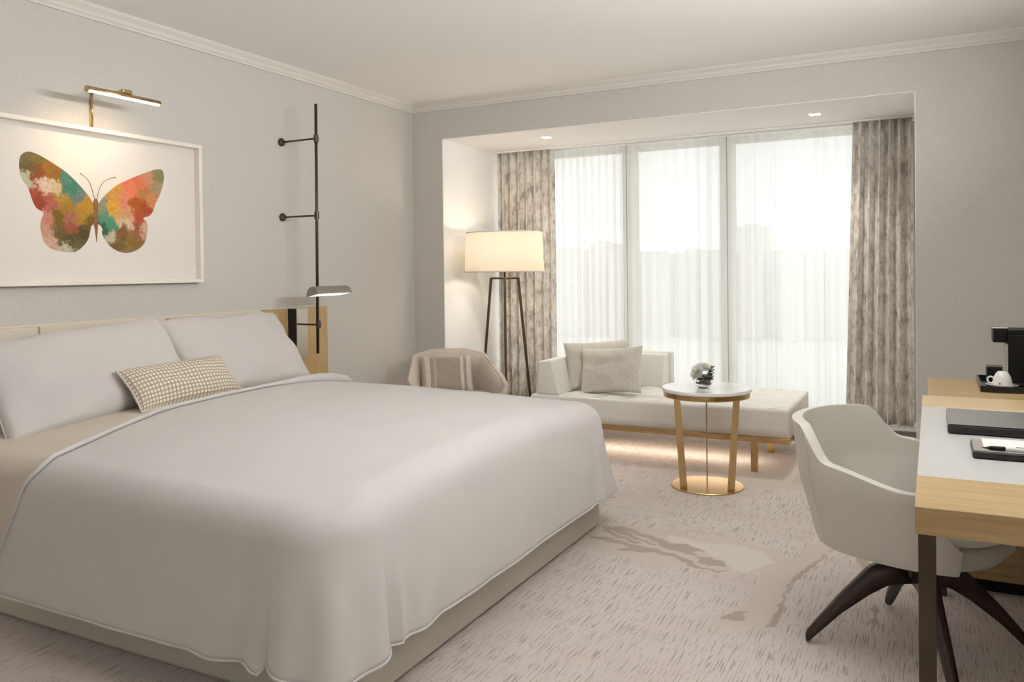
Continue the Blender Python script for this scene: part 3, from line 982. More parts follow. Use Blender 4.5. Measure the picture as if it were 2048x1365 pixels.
# ------------------------------------------------------------------ picture
FX = WALL_X + 0.052
PY0, PY1, PZ0, PZ1 = 1.945, 3.236, 1.212, 1.974
pic = empty('framed_picture', (WALL_X, 2.59, 1.593), 'wide off-white box frame with a multicoloured watercolour butterfly over the bed', 'picture')
fw = 0.021
for nm, a_ in (('frame_side', (PY0, PY1, PZ1 - fw, PZ1)), ('frame_side', (PY0, PY1, PZ0, PZ0 + fw)),
               ('frame_side', (PY0, PY0 + fw, PZ0 + fw, PZ1 - fw)), ('frame_side', (PY1 - fw, PY1, PZ0 + fw, PZ1 - fw))):
    wp(pic, nm, bx(WALL_X + 0.002, FX, *a_, 0.0025), MT['frame_white'])
wp(pic, 'mount', bx(WALL_X + 0.003, WALL_X + 0.0105, PY0 + fw, PY1 - fw, PZ0 + fw, PZ1 - fw), MT['mount'])


def fine_poly(poly, x, th):
    """closed outline, smoothed, as a thin slab"""
    pts = [Vector((0, y, z)) for y, z in poly]
    n = len(pts)
    sm = []
    for i in range(n):
        p0, p1, p2, p3 = pts[i - 1], pts[i], pts[(i + 1) % n], pts[(i + 2) % n]
        for q in range(4):
            t = q / 4
            sm.append(0.5 * ((2 * p1) + (p2 - p0) * t + (2 * p0 - 5 * p1 + 4 * p2 - p3) * t * t + (3 * p1 - p0 - 3 * p2 + p3) * t ** 3))
    bm = bmesh.new()
    a = [bm.verts.new((x, p.y, p.z)) for p in sm]
    b = [bm.verts.new((x + th, p.y, p.z)) for p in sm]
    m_ = len(sm)
    from mathutils.geometry import tessellate_polygon
    for t_ in tessellate_polygon([[Vector((p.y, p.z, 0)) for p in sm]]):
        try:
            bm.faces.new([a[i] for i in t_]); bm.faces.new([b[i] for i in t_])
        except ValueError:
            pass
    for i in range(m_):
        bm.faces.new((a[i], a[(i + 1) % m_], b[(i + 1) % m_], b[i]))
    return bm


_pl = pic.location
BLOBS = [((y - _pl.y, z - _pl.z), c) for (y, z), c in BLOBS]
MT['butterfly'] = butterfly_mat()
MT['butterfly_body'] = simple('painted_body', srgb(140, 98, 62), 0.9, var=0.2, vscale=60)
MT['ink'] = simple('painted_feeler', srgb(150, 120, 90), 0.9)
AX = WALL_X + 0.0107
for poly in (WING_L, WING_R):
    w_ = wp(pic, 'painted_wing', fine_poly(poly, AX, 0.0006), MT['butterfly'])
    w_['label'] = 'painted butterfly wing in ochre, rust, teal and rose patches'
wp(pic, 'painted_body', fine_poly(BODY, AX + 0.0004, 0.0006), MT['butterfly_body'], label='slim brown painted butterfly body')
for an in ANT:
    bm = bmesh.new()
    pts = [Vector((AX + 0.0008, y, z)) for y, z in an]
    sm = []
    for i in range(len(pts) - 1):
        p0, p1, p2, p3 = pts[max(0, i - 1)], pts[i], pts[i + 1], pts[min(len(pts) - 1, i + 2)]
        for q in range(5):
            t = q / 5
            sm.append(0.5 * ((2 * p1) + (p2 - p0) * t + (2 * p0 - 5 * p1 + 4 * p2 - p3) * t * t + (3 * p1 - p0 - 3 * p2 + p3) * t ** 3))
    sm.append(pts[-1])
    tube(bm, sm, [0.0015] * (len(sm) - 3) + [0.002, 0.003, 0.002], 6)
    wp(pic, 'painted_feeler', bm, MT['ink'])

# ------------------------------------------------------------------ picture light
pl = empty('picture_light', (WALL_X, 2.60, 2.0), 'slim gold picture light glowing above the butterfly picture', 'lamp')
PLX = -3.36
bm = bmesh.new()
wp(pl, 'wall_plate', bx(WALL_X + 0.001, WALL_X + 0.006, 2.594, 2.606, 1.98, 2.12, 0.001), MT['gold_metal'])
wp(pl, 'stem', tube(bmesh.new(), [(WALL_X + 0.012, 2.60, 1.98), (WALL_X + 0.012, 2.60, 2.155)], 0.0055, 10), MT['gold_metal'], True)
wp(pl, 'arm', tube(bmesh.new(), [(WALL_X + 0.012, 2.60, 2.15), (PLX - 0.002, 2.575, 2.118)], 0.0055, 10), MT['gold_metal'], True)
wp(pl, 'knuckle', bx(PLX - 0.02, PLX + 0.012, 2.555, 2.605, 2.108, 2.128, 0.004), MT['gold_metal'])
bm = bmesh.new()
YL0, YL1 = 2.378, 2.762
bp = []
n_ = 14
bar = []
for y_ in (YL0, YL1):
    bar.append([Vector((PLX + 0.016 * math.cos(-0.15 * PI + 1.15 * PI * j / n_ + 0.15), y_, 2.095 + 0.014 * math.sin(-0.15 * PI + 1.15 * PI * j / n_ + 0.15))) for j in range(n_ + 1)])
grid(bm, bar)
for r_ in bm.verts: pass
o_ = wp(pl, 'shade', bm, MT['gold_metal'], True)
solid(o_, 0.002, 0)
for y_ in (YL0, YL1):
    e_ = wp(pl, 'end_cap', lathe(bmesh.new(), [(0, 0), (0.015, 0), (0.015, 0.004), (0, 0.004)], 20), MT['gold_metal'])
    e_.rotation_euler = (PI / 2, 0, 0)
    e_.location = Vector((PLX, y_ + (0.002), 2.095)) - pl.location
    for v_ in e_.data.vertices: v_.co += pl.location
dl = wp(pl, 'diffuser', tube(bmesh.new(), [(PLX - 0.001, YL0 + 0.004, 2.0935), (PLX - 0.001, YL1 - 0.004, 2.0935)], 0.0115, 16), MT['led'], True)
l_ = bpy.data.lights.new('picture_lamp_beam', 'AREA')
l_.shape = 'RECTANGLE'; l_.size = 0.36; l_.size_y = 0.012; l_.energy = 0.5; l_.color = (1.0, 0.72, 0.46); l_.spread = math.radians(120)
lo = bpy.data.objects.new('picture_lamp_beam', l_)
COL.objects.link(lo)
lo.parent = pl
_dir = Vector((-0.24, 0.0, -0.30)).normalized()
lo.matrix_local = Matrix.Translation(Vector((PLX - 0.012, 2.57, 2.080)) - pl.location) @ frame_mat((0, 0, 0), (0, 1, 0), (-_dir).cross(Vector((0, 1, 0)))).to_3x3().to_4x4()

# ------------------------------------------------------------------ bedside reading lamp on the tall pole
rl = empty('reading_lamp', (WALL_X, 3.91, 0.75), 'tall dark bronze pole lamp on the wall right of the bed', 'lamp')
PXx = -3.368
wp(rl, 'pole', tube(bmesh.new(), [(PXx + 0.006, 3.91, 2.298), (PXx, 3.91, 1.61), (PXx - 0.008, 3.91, 0.76)], 0.0092, 14), MT['bronze'], True)
for z_, xe in ((2.086, WALL_X), (1.612, WALL_X), (0.938, -3.53)):
    px_ = PXx + 0.004 if z_ > 2 else PXx
    rd = wp(rl, 'bracket_rod', tube(bmesh.new(), [(xe + 0.002, 3.91, z_), (px_, 3.91, z_)], 0.0058, 12), MT['bronze'], True)
    bm = bmesh.new()
    tube(bm, [(px_, 3.91, z_ - 0.024), (px_, 3.91, z_ + 0.024)], 0.0145, 16)
    tube(bm, [(px_, 3.91, z_ - 0.005), (px_, 3.91, z_ + 0.005)], 0.0165, 16)
    wp(rd, 'collar', bm, MT['bronze'], False)
    if xe == WALL_X:
        bm = bmesh.new()
        tube(bm, [(xe + 0.001, 3.91, z_), (xe + 0.012, 3.91, z_), (xe + 0.022, 3.91, z_)], [0.026, 0.026, 0.012], 20)
        wp(rd, 'wall_rose', bm, MT['bronze'], True)
wp(rl, 'mount_box', bx(-3.598, -3.53, 3.905 - 0.01, 4.0, 0.722, 1.036, 0.003), MT['nickel'], label='brushed metal mounting box on the gold panel')
wp(rl, 'box_side_shade', bx(-3.597, -3.5305, 3.892, 3.8948, 0.724, 1.034), MT['dark'], label='mounting box side with its dark reflection painted on')  # dark reflection on the metal side, painted as a near-black plate
SXx = PXx + 0.075
bm = bmesh.new()
n_ = 20
rows = []
ROT = math.radians(11)
for y_ in (3.775, 3.78, 4.085, 4.09):
    sc_ = 0.9 if y_ in (3.775, 4.09) else 1
    rows.append([Vector((SXx + 0.052 * sc_ * math.cos(PI * j / n_ + ROT), y_, 1.122 + 0.055 * sc_ * math.sin(PI * j / n_ + ROT))) for j in range(n_ + 1)])
V_ = grid(bm, rows)
bm.faces.new(V_[0]); bm.faces.new(V_[-1][::-1])
sh_ = wp(rl, 'lamp_shade', bm, MT['bronze_lt'], False, 'half-round taupe metal shade')
solid(sh_, 0.003, -1)
wp(rl, 'diffuser', box(bmesh.new(), -0.044, 0.044, 3.785, 4.08, 0.001, 0.006, 0.0005, 1, Matrix.Translation((SXx, 0, 1.122)) @ Matrix.Rotation(-ROT, 4, 'Y')), MT['reading_led'])
wp(rl, 'shade_joint', tube(bmesh.new(), [(PXx - 0.002, 3.91, 1.165), (SXx - 0.03, 3.91, 1.165)], 0.009, 12), MT['bronze'], True)

# ------------------------------------------------------------------ armchair in the corner
def armchair():
    C0 = Vector((-2.985, 4.87))
    d = Vector((0.64, -0.77)).normalized()
    e = Vector((-d.y, d.x))      # to the image right
    W2 = lambda f, s, z: Vector((C0.x + d.x * f + e.x * s, C0.y + d.y * f + e.y * s, z))
    t = empty('armchair', (C0.x, C0.y, 0), 'low taupe velvet tub armchair in the corner by the niche', 'armchair')
    # faceted shell: outline points f (forward), s (side), top z, from left arm tip round the back
    key = [(0.31, -0.33, 0.49), (0.10, -0.345, 0.53), (-0.22, -0.27, 0.665), (-0.335, -0.12, 0.69), (-0.335, 0.12, 0.69), (-0.22, 0.27, 0.665), (0.10, 0.345, 0.53), (0.31, 0.33, 0.49)]
    N = len(key)
    outer_t, outer_b, inner_t, inner_b = [], [], [], []
    for f, s, z in key:
        outer_t.append(W2(f, s, z)); outer_b.append(W2(f * 0.86, s * 0.86, 0.20))
        inner_t.append(W2(f * 0.90 if f < 0.3 else f, s * 0.87, z - 0.004)); inner_b.append(W2(f * 0.72 if f < 0.3 else f * 0.86, s * 0.74, 0.36))
    bm = bmesh.new()
    rings = []
    for i in range(N):
        rings.append([bm.verts.new(p) for p in (outer_b[i], outer_b[i].lerp(outer_t[i], 0.5) + (outer_t[i] - Vector((C0.x, C0.y, outer_t[i].z))).normalized() * 0.012, outer_t[i], inner_t[i], inner_t[i].lerp(inner_b[i], 0.5), inner_b[i])])
    for i in range(N - 1):
        for j in range(6):
            bm.faces.new((rings[i][j], rings[i + 1][j], rings[i + 1][(j + 1) % 6], rings[i][(j + 1) % 6]))
    bm.faces.new(rings[0]); bm.faces.new(rings[-1][::-1])
    bmesh.ops.bevel(bm, geom=bm.edges[:], offset=0.011, segments=3, affect='EDGES')
    wp(t, 'shell', bm, MT['armchair'], True)
    bm = bmesh.new()
    sp = [(0.29, -0.265), (0.29, 0.265), (0.0, 0.27), (-0.17, 0.22), (-0.26, 0.09), (-0.26, -0.09), (-0.17, -0.22), (0.0, -0.27)]
    lo_ = [bm.verts.new(W2(f * 0.97, s * 0.97, 0.26)) for f, s in sp]
    hi_ = [bm.verts.new(W2(f, s, 0.40)) for f, s in sp]
    for i in range(8):
        bm.faces.new((lo_[i], lo_[(i + 1) % 8], hi_[(i + 1) % 8], hi_[i]))
    bm.faces.new(lo_[::-1]); bm.faces.new(hi_)
    bmesh.ops.bevel(bm, geom=bm.edges[:], offset=0.018, segments=3, affect='EDGES')
    wp(t, 'seat', bm, MT['armchair'], True)
    for f in (-0.2, 0.24):
        for s in (-0.22, 0.22):
            wp(t, 'leg', tube(bmesh.new(), [W2(f, s, 0.265), W2(f * 1.12, s * 1.12, 0.0)], [0.016, 0.010], 10), MT['bronze'], True)
    p_ = pillow('striped_cushion', 0.38, 0.28, 0.11, MT['stripe'], 0.045, 12, 0.006)
    c_ = W2(-0.125, -0.03, 0.515)
    put(p_, frame_mat(c_, (e.x, e.y, 0.0), (-d.x * 0.30, -d.y * 0.30, 0.95)), 'striped beige silk cushion propped in the corner armchair', 'cushion')


armchair()

# ------------------------------------------------------------------ floor lamp
LX, LY = -2.955, 5.60
fl_ = empty('floor_lamp', (LX, LY, 0), 'lit floor lamp with cream drum shade on a dark bronze pyramid stand', 'lamp')
bm = bmesh.new()
prof = [(0.308, 1.250), (0.3075, 1.256), (0.297, 1.546), (0.296, 1.554)]
rings = []
grid(bm, [[Vector((LX + r_ * math.cos(2 * PI * a_ / 72), LY + r_ * math.sin(2 * PI * a_ / 72), z_)) for r_, z_ in prof] for a_ in range(72)], closed=True)
s_ = wp(fl_, 'lamp_shade', bm, MT['shade'], True)
solid(s_, 0.0025, 0)
for r_, z_ in ((0.308, 1.252), (0.296, 1.553)):
    bm = bmesh.new()
    grid(bm, [[Vector((LX + (r_ + 0.0025 * math.cos(b_)) * math.cos(2 * PI * a_ / 72), LY + (r_ + 0.0025 * math.cos(b_)) * math.sin(2 * PI * a_ / 72), z_ + 0.004 * math.sin(b_))) for b_ in (0, PI / 3, 2 * PI / 3, PI, 4 * PI / 3, 5 * PI / 3, 2 * PI)] for a_ in range(72)], closed=True)
    wp(s_, 'rim', bm, MT['cushion_white'], True)
bm = bmesh.new()
for a_ in (0.3, 0.3 + 2 * PI / 3, 0.3 + 4 * PI / 3):
    tube(bm, [(LX, LY, 1.30), (LX + 0.303 * math.cos(a_), LY + 0.303 * math.sin(a_), 1.30)], 0.002, 6)
wp(fl_, 'shade_spider', bm, MT['bronze'])
wp(fl_, 'stem', tube(bmesh.new(), [(LX, LY, 1.208), (LX, LY, 1.33)], 0.008, 12), MT['bronze'], True)
bb = wp(fl_, 'bulb', lathe(bmesh.new(), [(0, 1.33), (0.014, 1.33), (0.016, 1.36), (0.03, 1.40), (0.033, 1.43), (0.024, 1.455), (0, 1.465)], 24, (LX, LY)), MT['bulb'], True)
# four flat legs from a square head frame; feet spread on the floor
ang0 = math.radians(27.8)
hd, ft = 0.084, 0.17
LEG = []
for q in range(4):
    a_ = ang0 + q * PI / 2
    LEG.append((Vector((LX + hd * math.cos(a_) * 1.25, LY + hd * math.sin(a_) * 1.25, 1.205)), Vector((LX + ft * math.cos(a_) * 1.25, LY + ft * math.sin(a_) * 1.25, 0.0))))
LEG = LEG[:3] if False else LEG
for a_, b_ in LEG:
    bm = bmesh.new()
    d_ = (a_ - Vector((LX, LY, a_.z))).normalized()
    t_ = Vector((-d_.y, d_.x, 0))
    hexa(bm, [b_ + (d_ * i + t_ * j) * 0.0105 for i, j in ((-1, -1), (1, -1), (1, 1), (-1, 1))], [a_ + (d_ * i + t_ * j) * 0.0105 for i, j in ((-1, -1), (1, -1), (1, 1), (-1, 1))])
    wp(fl_, 'leg', bm, MT['bronze'])
bm = bmesh.new()
for q in range(4):
    a_, b_ = LEG[q][0], LEG[(q + 1) % 4][0]
    tube(bm, [a_ + Vector((0, 0, -0.004)), b_ + Vector((0, 0, -0.004))], 0.0085, 4)
tube(bm, [LEG[0][0] + Vector((0, 0, -0.004)), LEG[2][0] + Vector((0, 0, -0.004))], 0.0085, 4)
wp(fl_, 'head_frame', bm, MT['bronze'])
pt_ = bpy.data.lights.new('lamp_glow', 'POINT')
pt_.energy = 6.0; pt_.color = (1.0, 0.85, 0.68); pt_.shadow_soft_size = 0.05
po = bpy.data.objects.new('lamp_glow', pt_)
COL.objects.link(po); po.parent = fl_; po.location = (0, 0, 1.43)

# ------------------------------------------------------------------ daybed
DX0, DX1, DY0, DY1 = -2.50, -0.765, 5.09, 5.985
db = empty('daybed', ((DX0 + DX1) / 2, (DY0 + DY1) / 2, 0), 'ivory leather daybed with tufted seat on a slim gold base in the window niche', 'daybed')
wp(db, 'base_rail', bx(DX0, DX1, DY0, DY1, 0.185, 0.222, 0.003), MT['gold_metal'], label='slim gold metal base rail')


def tufted():
    x0, x1, y0, y1, z0, z1 = DX0 + 0.004, DX1 - 0.004, DY0 + 0.004, DY1 - 0.004, 0.223, 0.395
    tx = [x0 + (x1 - x0) * (i + 0.5) / 9 for i in range(9)]
    ty = [y0 + (y1 - y0) * (j + 0.5) / 4 for j in range(4)]
    bts = [(a, b) for a in tx for b in ty]
    def zt(x, y):
        z = z1
        for a, b in bts:
            z -= 0.017 * math.exp(-((x - a) ** 2 + (y - b) ** 2) / 0.0011)
            dx_, dy_ = abs(x - a), abs(y - b)
        fx_ = math.cos((x - tx[0]) / (tx[1] - tx[0]) * 2 * PI) * math.cos((y - ty[0]) / (ty[1] - ty[0]) * 2 * PI)
        e_ = min(1, min(x - x0, x1 - x, y - y0, y1 - y) / 0.06)
        return z - 0.005 * fx_ * max(0, e_)
    nx_, ny_ = 130, 60
    r_ = 0.022
    prof = [(0, z0), (0, z0 + 0.05), (0, z0 + 0.1), (0, z1 - r_)] + [(r_ * (1 - math.cos(a * PI / 12)), z1 - r_ + r_ * math.sin(a * PI / 12)) for a in range(1, 7)]
    bm = bmesh.new()
    # walls + rounded shoulder as rings
    rings = []
    for ins, z in prof:
        xa, xb, ya, yb = x0 + ins, x1 - ins, y0 + ins, y1 - ins
        rg = []
        for i in range(nx_): rg.append((xa + (xb - xa) * i / nx_, ya, z))
        for i in range(ny_): rg.append((xb, ya + (yb - ya) * i / ny_, z))
        for i in range(nx_): rg.append((xb - (xb - xa) * i / nx_, yb, z))
        for i in range(ny_): rg.append((xa, yb - (yb - ya) * i / ny_, z))
        rings.append([bm.verts.new(p) for p in rg])
    n = len(rings[0])
    for a, b in zip(rings[:-1], rings[1:]):
        for j in range(n):
            bm.faces.new((a[j], a[(j + 1) % n], b[(j + 1) % n], b[j]))
    xa, xb, ya, yb = x0 + r_, x1 - r_, y0 + r_, y1 - r_
    grid(bm, [[Vector((xa + (xb - xa) * i / nx_, ya + (yb - ya) * j / ny_, zt(xa + (xb - xa) * i / nx_, ya + (yb - ya) * j / ny_))) for j in range(ny_ + 1)] for i in range(nx_ + 1)])
    bm.faces.new([v for v in rings[0]][::-1])
    s_ = wp(db, 'seat_cushion', bm, MT['daybed'], True)
    for a, b in bts:
        wp(s_, 'button', lathe(bmesh.new(), [(0, z1 - 0.015), (0.009, z1 - 0.017), (0.012, z1 - 0.021)], 10, (a, b), cap=False), MT['daybed'], True)


tufted()
ZS = 0.392
# left arm, front face tapering upward; back panel along the window side
bm = bmesh.new()
hexa(bm, [(DX0 + 0.035, DY0 + 0.03, ZS), (-2.285, DY0 + 0.03, ZS), (-2.285, DY1 - 0.02, ZS), (DX0 + 0.035, DY1 - 0.02, ZS)],
     [(DX0 + 0.035, DY0 + 0.055, 0.618), (-2.355, DY0 + 0.055, 0.632), (-2.355, DY1 - 0.02, 0.632), (DX0 + 0.035, DY1 - 0.02, 0.618)], 0.014, 3)
wp(db, 'arm_rest', bm, MT['daybed'], True)
bm = bmesh.new()
hexa(bm, [(-2.30, 5.735, ZS), (-1.735, 5.735, ZS), (-1.735, DY1 - 0.095, ZS), (-2.30, DY1 - 0.095, ZS)],
     [(-2.34, 5.775, 0.632), (-1.735, 5.775, 0.632), (-1.735, DY1 - 0.095, 0.632), (-2.34, DY1 - 0.095, 0.632)], 0.014, 3)
wp(db, 'back_rest', bm, MT['daybed'], True)
bm = bmesh.new()
hexa(bm, [(-2.33, DY1 - 0.094, ZS), (-1.715, DY1 - 0.094, ZS), (-1.715, DY1 - 0.03, ZS), (-2.33, DY1 - 0.03, ZS)],
     [(-2.33, DY1 - 0.094, 0.638), (-1.715, DY1 - 0.094, 0.638), (-1.715, DY1 - 0.03, 0.638), (-2.33, DY1 - 0.03, 0.638)], 0.008, 3)
wp(db, 'back_shell', bm, MT['daybed'], True)
for x_ in (DX0 + 0.2, -0.975):
    for y_ in (DY0 + 0.022, 5.68):
        wp(db, 'leg', bx(x_ - 0.02, x_ + 0.02, y_ - 0.008, y_ + 0.012, 0, 0.186), MT['gold_metal'])
# added strip light, its source unseen, to warm the carpet under the bed frame
wp(db, 'added_strip', bx(DX0 + 0.25, DX1 - 0.25, DY0 + 0.30, DY0 + 0.315, 0.179, 0.1845), MT['reading_led'])
l_ = bpy.data.lights.new('added_strip_glow', 'AREA')
l_.shape = 'RECTANGLE'; l_.size = 1.3; l_.size_y = 0.10; l_.energy = 2.0; l_.color = (1.0, 0.88, 0.72)
lo = bpy.data.objects.new('added_strip_glow', l_)
COL.objects.link(lo); lo.parent = db; lo.location = (0, DY0 + 0.307 - (DY0 + DY1) / 2, 0.177)
for (w_, h_, c_, xd, yd, sd, lb) in ((0.46, 0.33, (-1.985, 5.335, 0.555), (1, -0.06, 0.085), (-0.10, 0.30, 0.95), 21, 'front oatmeal chenille cushion on the daybed, overlapping the other'),
                                     (0.50, 0.345, (-2.145, 5.515, 0.572), (0.78, 0.62, 0.03), (-0.17, 0.20, 0.97), 24, 'rear oatmeal chenille cushion on the daybed, half hidden')):
    p_ = pillow('scatter_cushion', w_, h_, 0.13, MT['chenille'], 0.05, sd, 0.006)
    put(p_, frame_mat(c_, xd, yd), lb, 'cushion', 'oatmeal cushions on the daybed')

# ------------------------------------------------------------------ side table + flower bowl
TX, TY = -1.155, 4.657
st = empty('side_table', (TX, TY, 0), 'round side table with white stone top and gold legs before the daybed', 'table')
wp(st, 'table_top', lathe(bmesh.new(), [(0, 0.552), (0.247, 0.552), (0.251, 0.556), (0.251, 0.569), (0.247, 0.573), (0, 0.573)], 80, (TX, TY)), MT['marble'], label='white polished stone top')
wp(st, 'top_ring', lathe(bmesh.new(), [(0, 0.522), (0.241, 0.522), (0.243, 0.526), (0.243, 0.5515), (0, 0.5515)], 80, (TX, TY)), MT['gold_metal'])
wp(st, 'base_disc', lathe(bmesh.new(), [(0, 0), (0.205, 0), (0.205, 0.006), (0.203, 0.009), (0, 0.009)], 80, (TX, TY)), MT['gold_metal'], label='round gold base plate')
# one broad flat leg left, one right (both turned to the room), a thin edge-on one behind and one in front
vdir = Vector((-TX, -TY, 0)).normalized()
side = Vector((-vdir.y, vdir.x, 0))
for sg in (1, -1):
    bm = bmesh.new()
    a_ = Vector((TX, TY, 0)) + side * sg * 0.130 + vdir * 0.10
    b_ = Vector((TX, TY, 0)) + side * sg * 0.163 + vdir * 0.11
    lo4 = [a_ + side * sx_ * 0.020 + vdir * sy_ * 0.004 + Vector((0, 0, 0.009)) for sx_, sy_ in ((-1, -1), (1, -1), (1, 1), (-1, 1))]
    hi4 = [b_ + side * sx_ * 0.018 + vdir * sy_ * 0.004 + Vector((0, 0, 0.522)) for sx_, sy_ in ((-1, -1), (1, -1), (1, 1), (-1, 1))]
    hexa(bm, lo4, hi4, 0.001, 1)
    wp(st, 'leg', bm, MT['gold_metal'])
bm = bmesh.new()
a_ = Vector((TX, TY, 0)) - vdir * 0.12
hexa(bm, [a_ + side * sx_ * 0.004 + vdir * sy_ * 0.02 + Vector((0, 0, 0.009)) for sx_, sy_ in ((-1, -1), (1, -1), (1, 1), (-1, 1))],
     [a_ - vdir * 0.04 + side * sx_ * 0.004 + vdir * sy_ * 0.02 + Vector((0, 0, 0.522)) for sx_, sy_ in ((-1, -1), (1, -1), (1, 1), (-1, 1))], 0.001, 1)
wp(st, 'leg', bm, MT['gold_metal'])

VX, VY, VZ = -1.163, 4.62, 0.574
fb = empty('flower_bowl', (VX, VY, VZ), 'small round glass bowl of white flowers and dark greenery on the side table', 'flower arrangement')
R0 = 0.062
prof = []
for i in range(0, 15):
    th = -PI / 2 + 0.42 + (PI - 0.42 - 0.62) * i / 14
    prof.append((R0 * math.cos(th), VZ + R0 * 0.93 + R0 * math.sin(th)))
zb_ = prof[0][1]
prof = [(0, zb_)] + prof
ins = [(r_ * 0.955 if r_ else 0, z_ + (0.004 if i < 2 else 0)) for i, (r_, z_) in enumerate(prof)]
gb = bmesh.new()
lathe(gb, prof + ins[::-1], 40, (VX, VY), cap=False)
wp(fb, 'bowl', gb, MT['glass'], True, 'clear glass globe bowl')


def petal_bm(bm, base, up, out, L, W_, curl):
    s = up.cross(out).normalized()
    rows = []
    for i in range(6):
        t = i / 5
        w_ = W_ * math.sin(PI * (0.12 + 0.80 * t)) ** 0.7
        c = base + out * (L * math.sin(t * 1.2)) * (1 - curl * t * 0.5) + up * (L * (t * (1 - 0.3 * t)))
        rows.append([c + s * w_ * q + (out * (-abs(q) ** 2 * w_ * 0.5)) for q in (-1, -0.5, 0, 0.5, 1)])
    grid(bm, rows)


rnd = random.Random(4)
def flower(c, R, axis, name='flower'):
    bm = bmesh.new()
    ax = Vector(axis).normalized()
    u = ax.orthogonal().normalized()
    v = ax.cross(u)
    for ring, (n, rr, tilt) in enumerate(((4, 0.25, 0.25), (6, 0.5, 0.65), (7, 0.75, 1.15))):
        for q in range(n):
            a_ = 2 * PI * (q + ring * 0.37) / n + rnd.uniform(-.15, .15)
            o = (u * math.cos(a_) + v * math.sin(a_))
            dirn = (ax * math.cos(tilt) + o * math.sin(tilt)).normalized()
            outn = (o * math.cos(tilt) - ax * math.sin(tilt)).normalized()
            petal_bm(bm, Vector(c) + o * R * 0.10 * ring, dirn, outn * 0.5, R * (0.62 + 0.12 * ring) * rnd.uniform(.9, 1.08), R * 0.40, 0.4)
    f_ = wp(fb, name, bm, MT['petal'], True, 'white many-petalled flower')
    cb = bmesh.new()
    bmesh.ops.create_icosphere(cb, subdivisions=2, radius=R * 0.2, matrix=Matrix.Translation(Vector(c) + ax * R * 0.3))
    wp(f_, 'flower_heart', cb, MT['petal_core'], True)


zt_ = VZ + 0.085
flower((VX - 0.030, VY - 0.022, zt_ + 0.010), 0.052, (-0.35, -0.85, 0.5))
flower((VX + 0.008, VY + 0.008, zt_ + 0.032), 0.050, (0.3, -0.3, 0.9))
flower((VX - 0.028, VY + 0.025, zt_ + 0.030), 0.046, (-0.5, 0.2, 0.9))
bm = bmesh.new()
for q in range(130):
    a_ = rnd.uniform(0, 2 * PI)
    r_ = rnd.uniform(0.005, 0.040)
    z_ = VZ + rnd.uniform(0.016, 0.07)
    lim = math.sqrt(max(0.0001, (R0 * 0.86) ** 2 - (z_ - VZ - R0 * 0.93) ** 2))
    r_ = min(r_ * 1.2, lim * 0.86)
    c_ = Vector((VX + r_ * math.cos(a_), VY + r_ * math.sin(a_), z_))
    o_ = Vector((math.cos(a_ + 1.3), math.sin(a_ + 1.3), 0))
    petal_bm(bm, c_ - o_ * 0.008, o_, Vector((0, 0, 0.35)), 0.026, 0.012, 0.2)
wp(fb, 'greenery', bm, MT['leaf'], True)['kind'] = 'stuff'
bm = bmesh.new()
bb2 = bmesh.new()
for q in range(13):
    a_ = rnd.uniform(-1.0, 1.0)
    tip = Vector((VX + 0.030 + 0.036 * math.cos(a_), VY - 0.01 + 0.025 * math.sin(a_), VZ + rnd.uniform(0.085, 0.128)))
    st0 = Vector((VX + 0.014, VY - 0.006, VZ + 0.05))
    tube(bm, [st0, st0.lerp(tip, 0.5) + Vector((0, 0, 0.008)), tip], 0.0008, 5)
    bmesh.ops.create_icosphere(bb2, subdivisions=1, radius=0.0042, matrix=Matrix.Translation(tip))
    if q % 2: petal_bm(bm, st0.lerp(tip, 0.55), Vector((0.5, -0.2, 0.8)).normalized(), Vector((0.3, -0.6, 0)), 0.022, 0.007, 0.2)
wp(fb, 'sprig', bm, MT['leaf'], True)
wp(fb, 'berries', bb2, MT['berry'], True)['kind'] = 'stuff'

# ------------------------------------------------------------------ curtains
def curtain(name, x0, x1, y, z0, z1, amp, nfold, mat, label, cat, group=None, seed=0, x0b=None, zwave=0.0, nz=26, per=14, thick=0.0, sharp=1.0):
    nx_ = nfold * per
    rnd_ = random.Random(seed)
    ph = [rnd_.uniform(-.35, .35) for _ in range(nfold + 2)]
    am = [rnd_.uniform(0.6, 1.15) for _ in range(nfold + 2)]
    P = []
    for i in range(nx_ + 1):
        u = i / nx_
        row = []
        f_ = u * nfold
        fi = int(min(f_, nfold - 1))
        w_ = f_ - fi
        A = am[fi] * (1 - w_) + am[fi + 1] * w_
        H_ = ph[fi] * (1 - w_) + ph[fi + 1] * w_
        for j in range(nz + 1):
            t = j / nz
            xa = x0 + ((x0b - x0) * t if x0b is not None else 0)
            x = xa + (x1 - xa) * u
            s = math.sin(2 * PI * f_ + H_)
            s = math.copysign(abs(s) ** sharp, s)
            yy = y + amp * A * s * (0.75 + 0.35 * t) + amp * 0.25 * noise.noise(Vector((u * nfold * 0.7, t * 2.5, seed)))
            x += amp * 0.35 * math.sin(4 * PI * f_ + H_) * A
            zz = z1 + (z0 - z1) * t
            if zwave and t > 0.5: zz += zwave * s * (t - 0.5) * 2
            row.append(Vector((x, yy, zz)))
        P.append(row)
    bm = bmesh.new()
    L = abs(x1 - x0)
    grid(bm, P, uv=lambda a, b: (a / nx_ * L * 2.2, b / nz * (z1 - z0)))
    o = link(name, bm, mat, None, True)
    if thick: solid(o, thick, 0)
    return tag(o, label, cat, group)


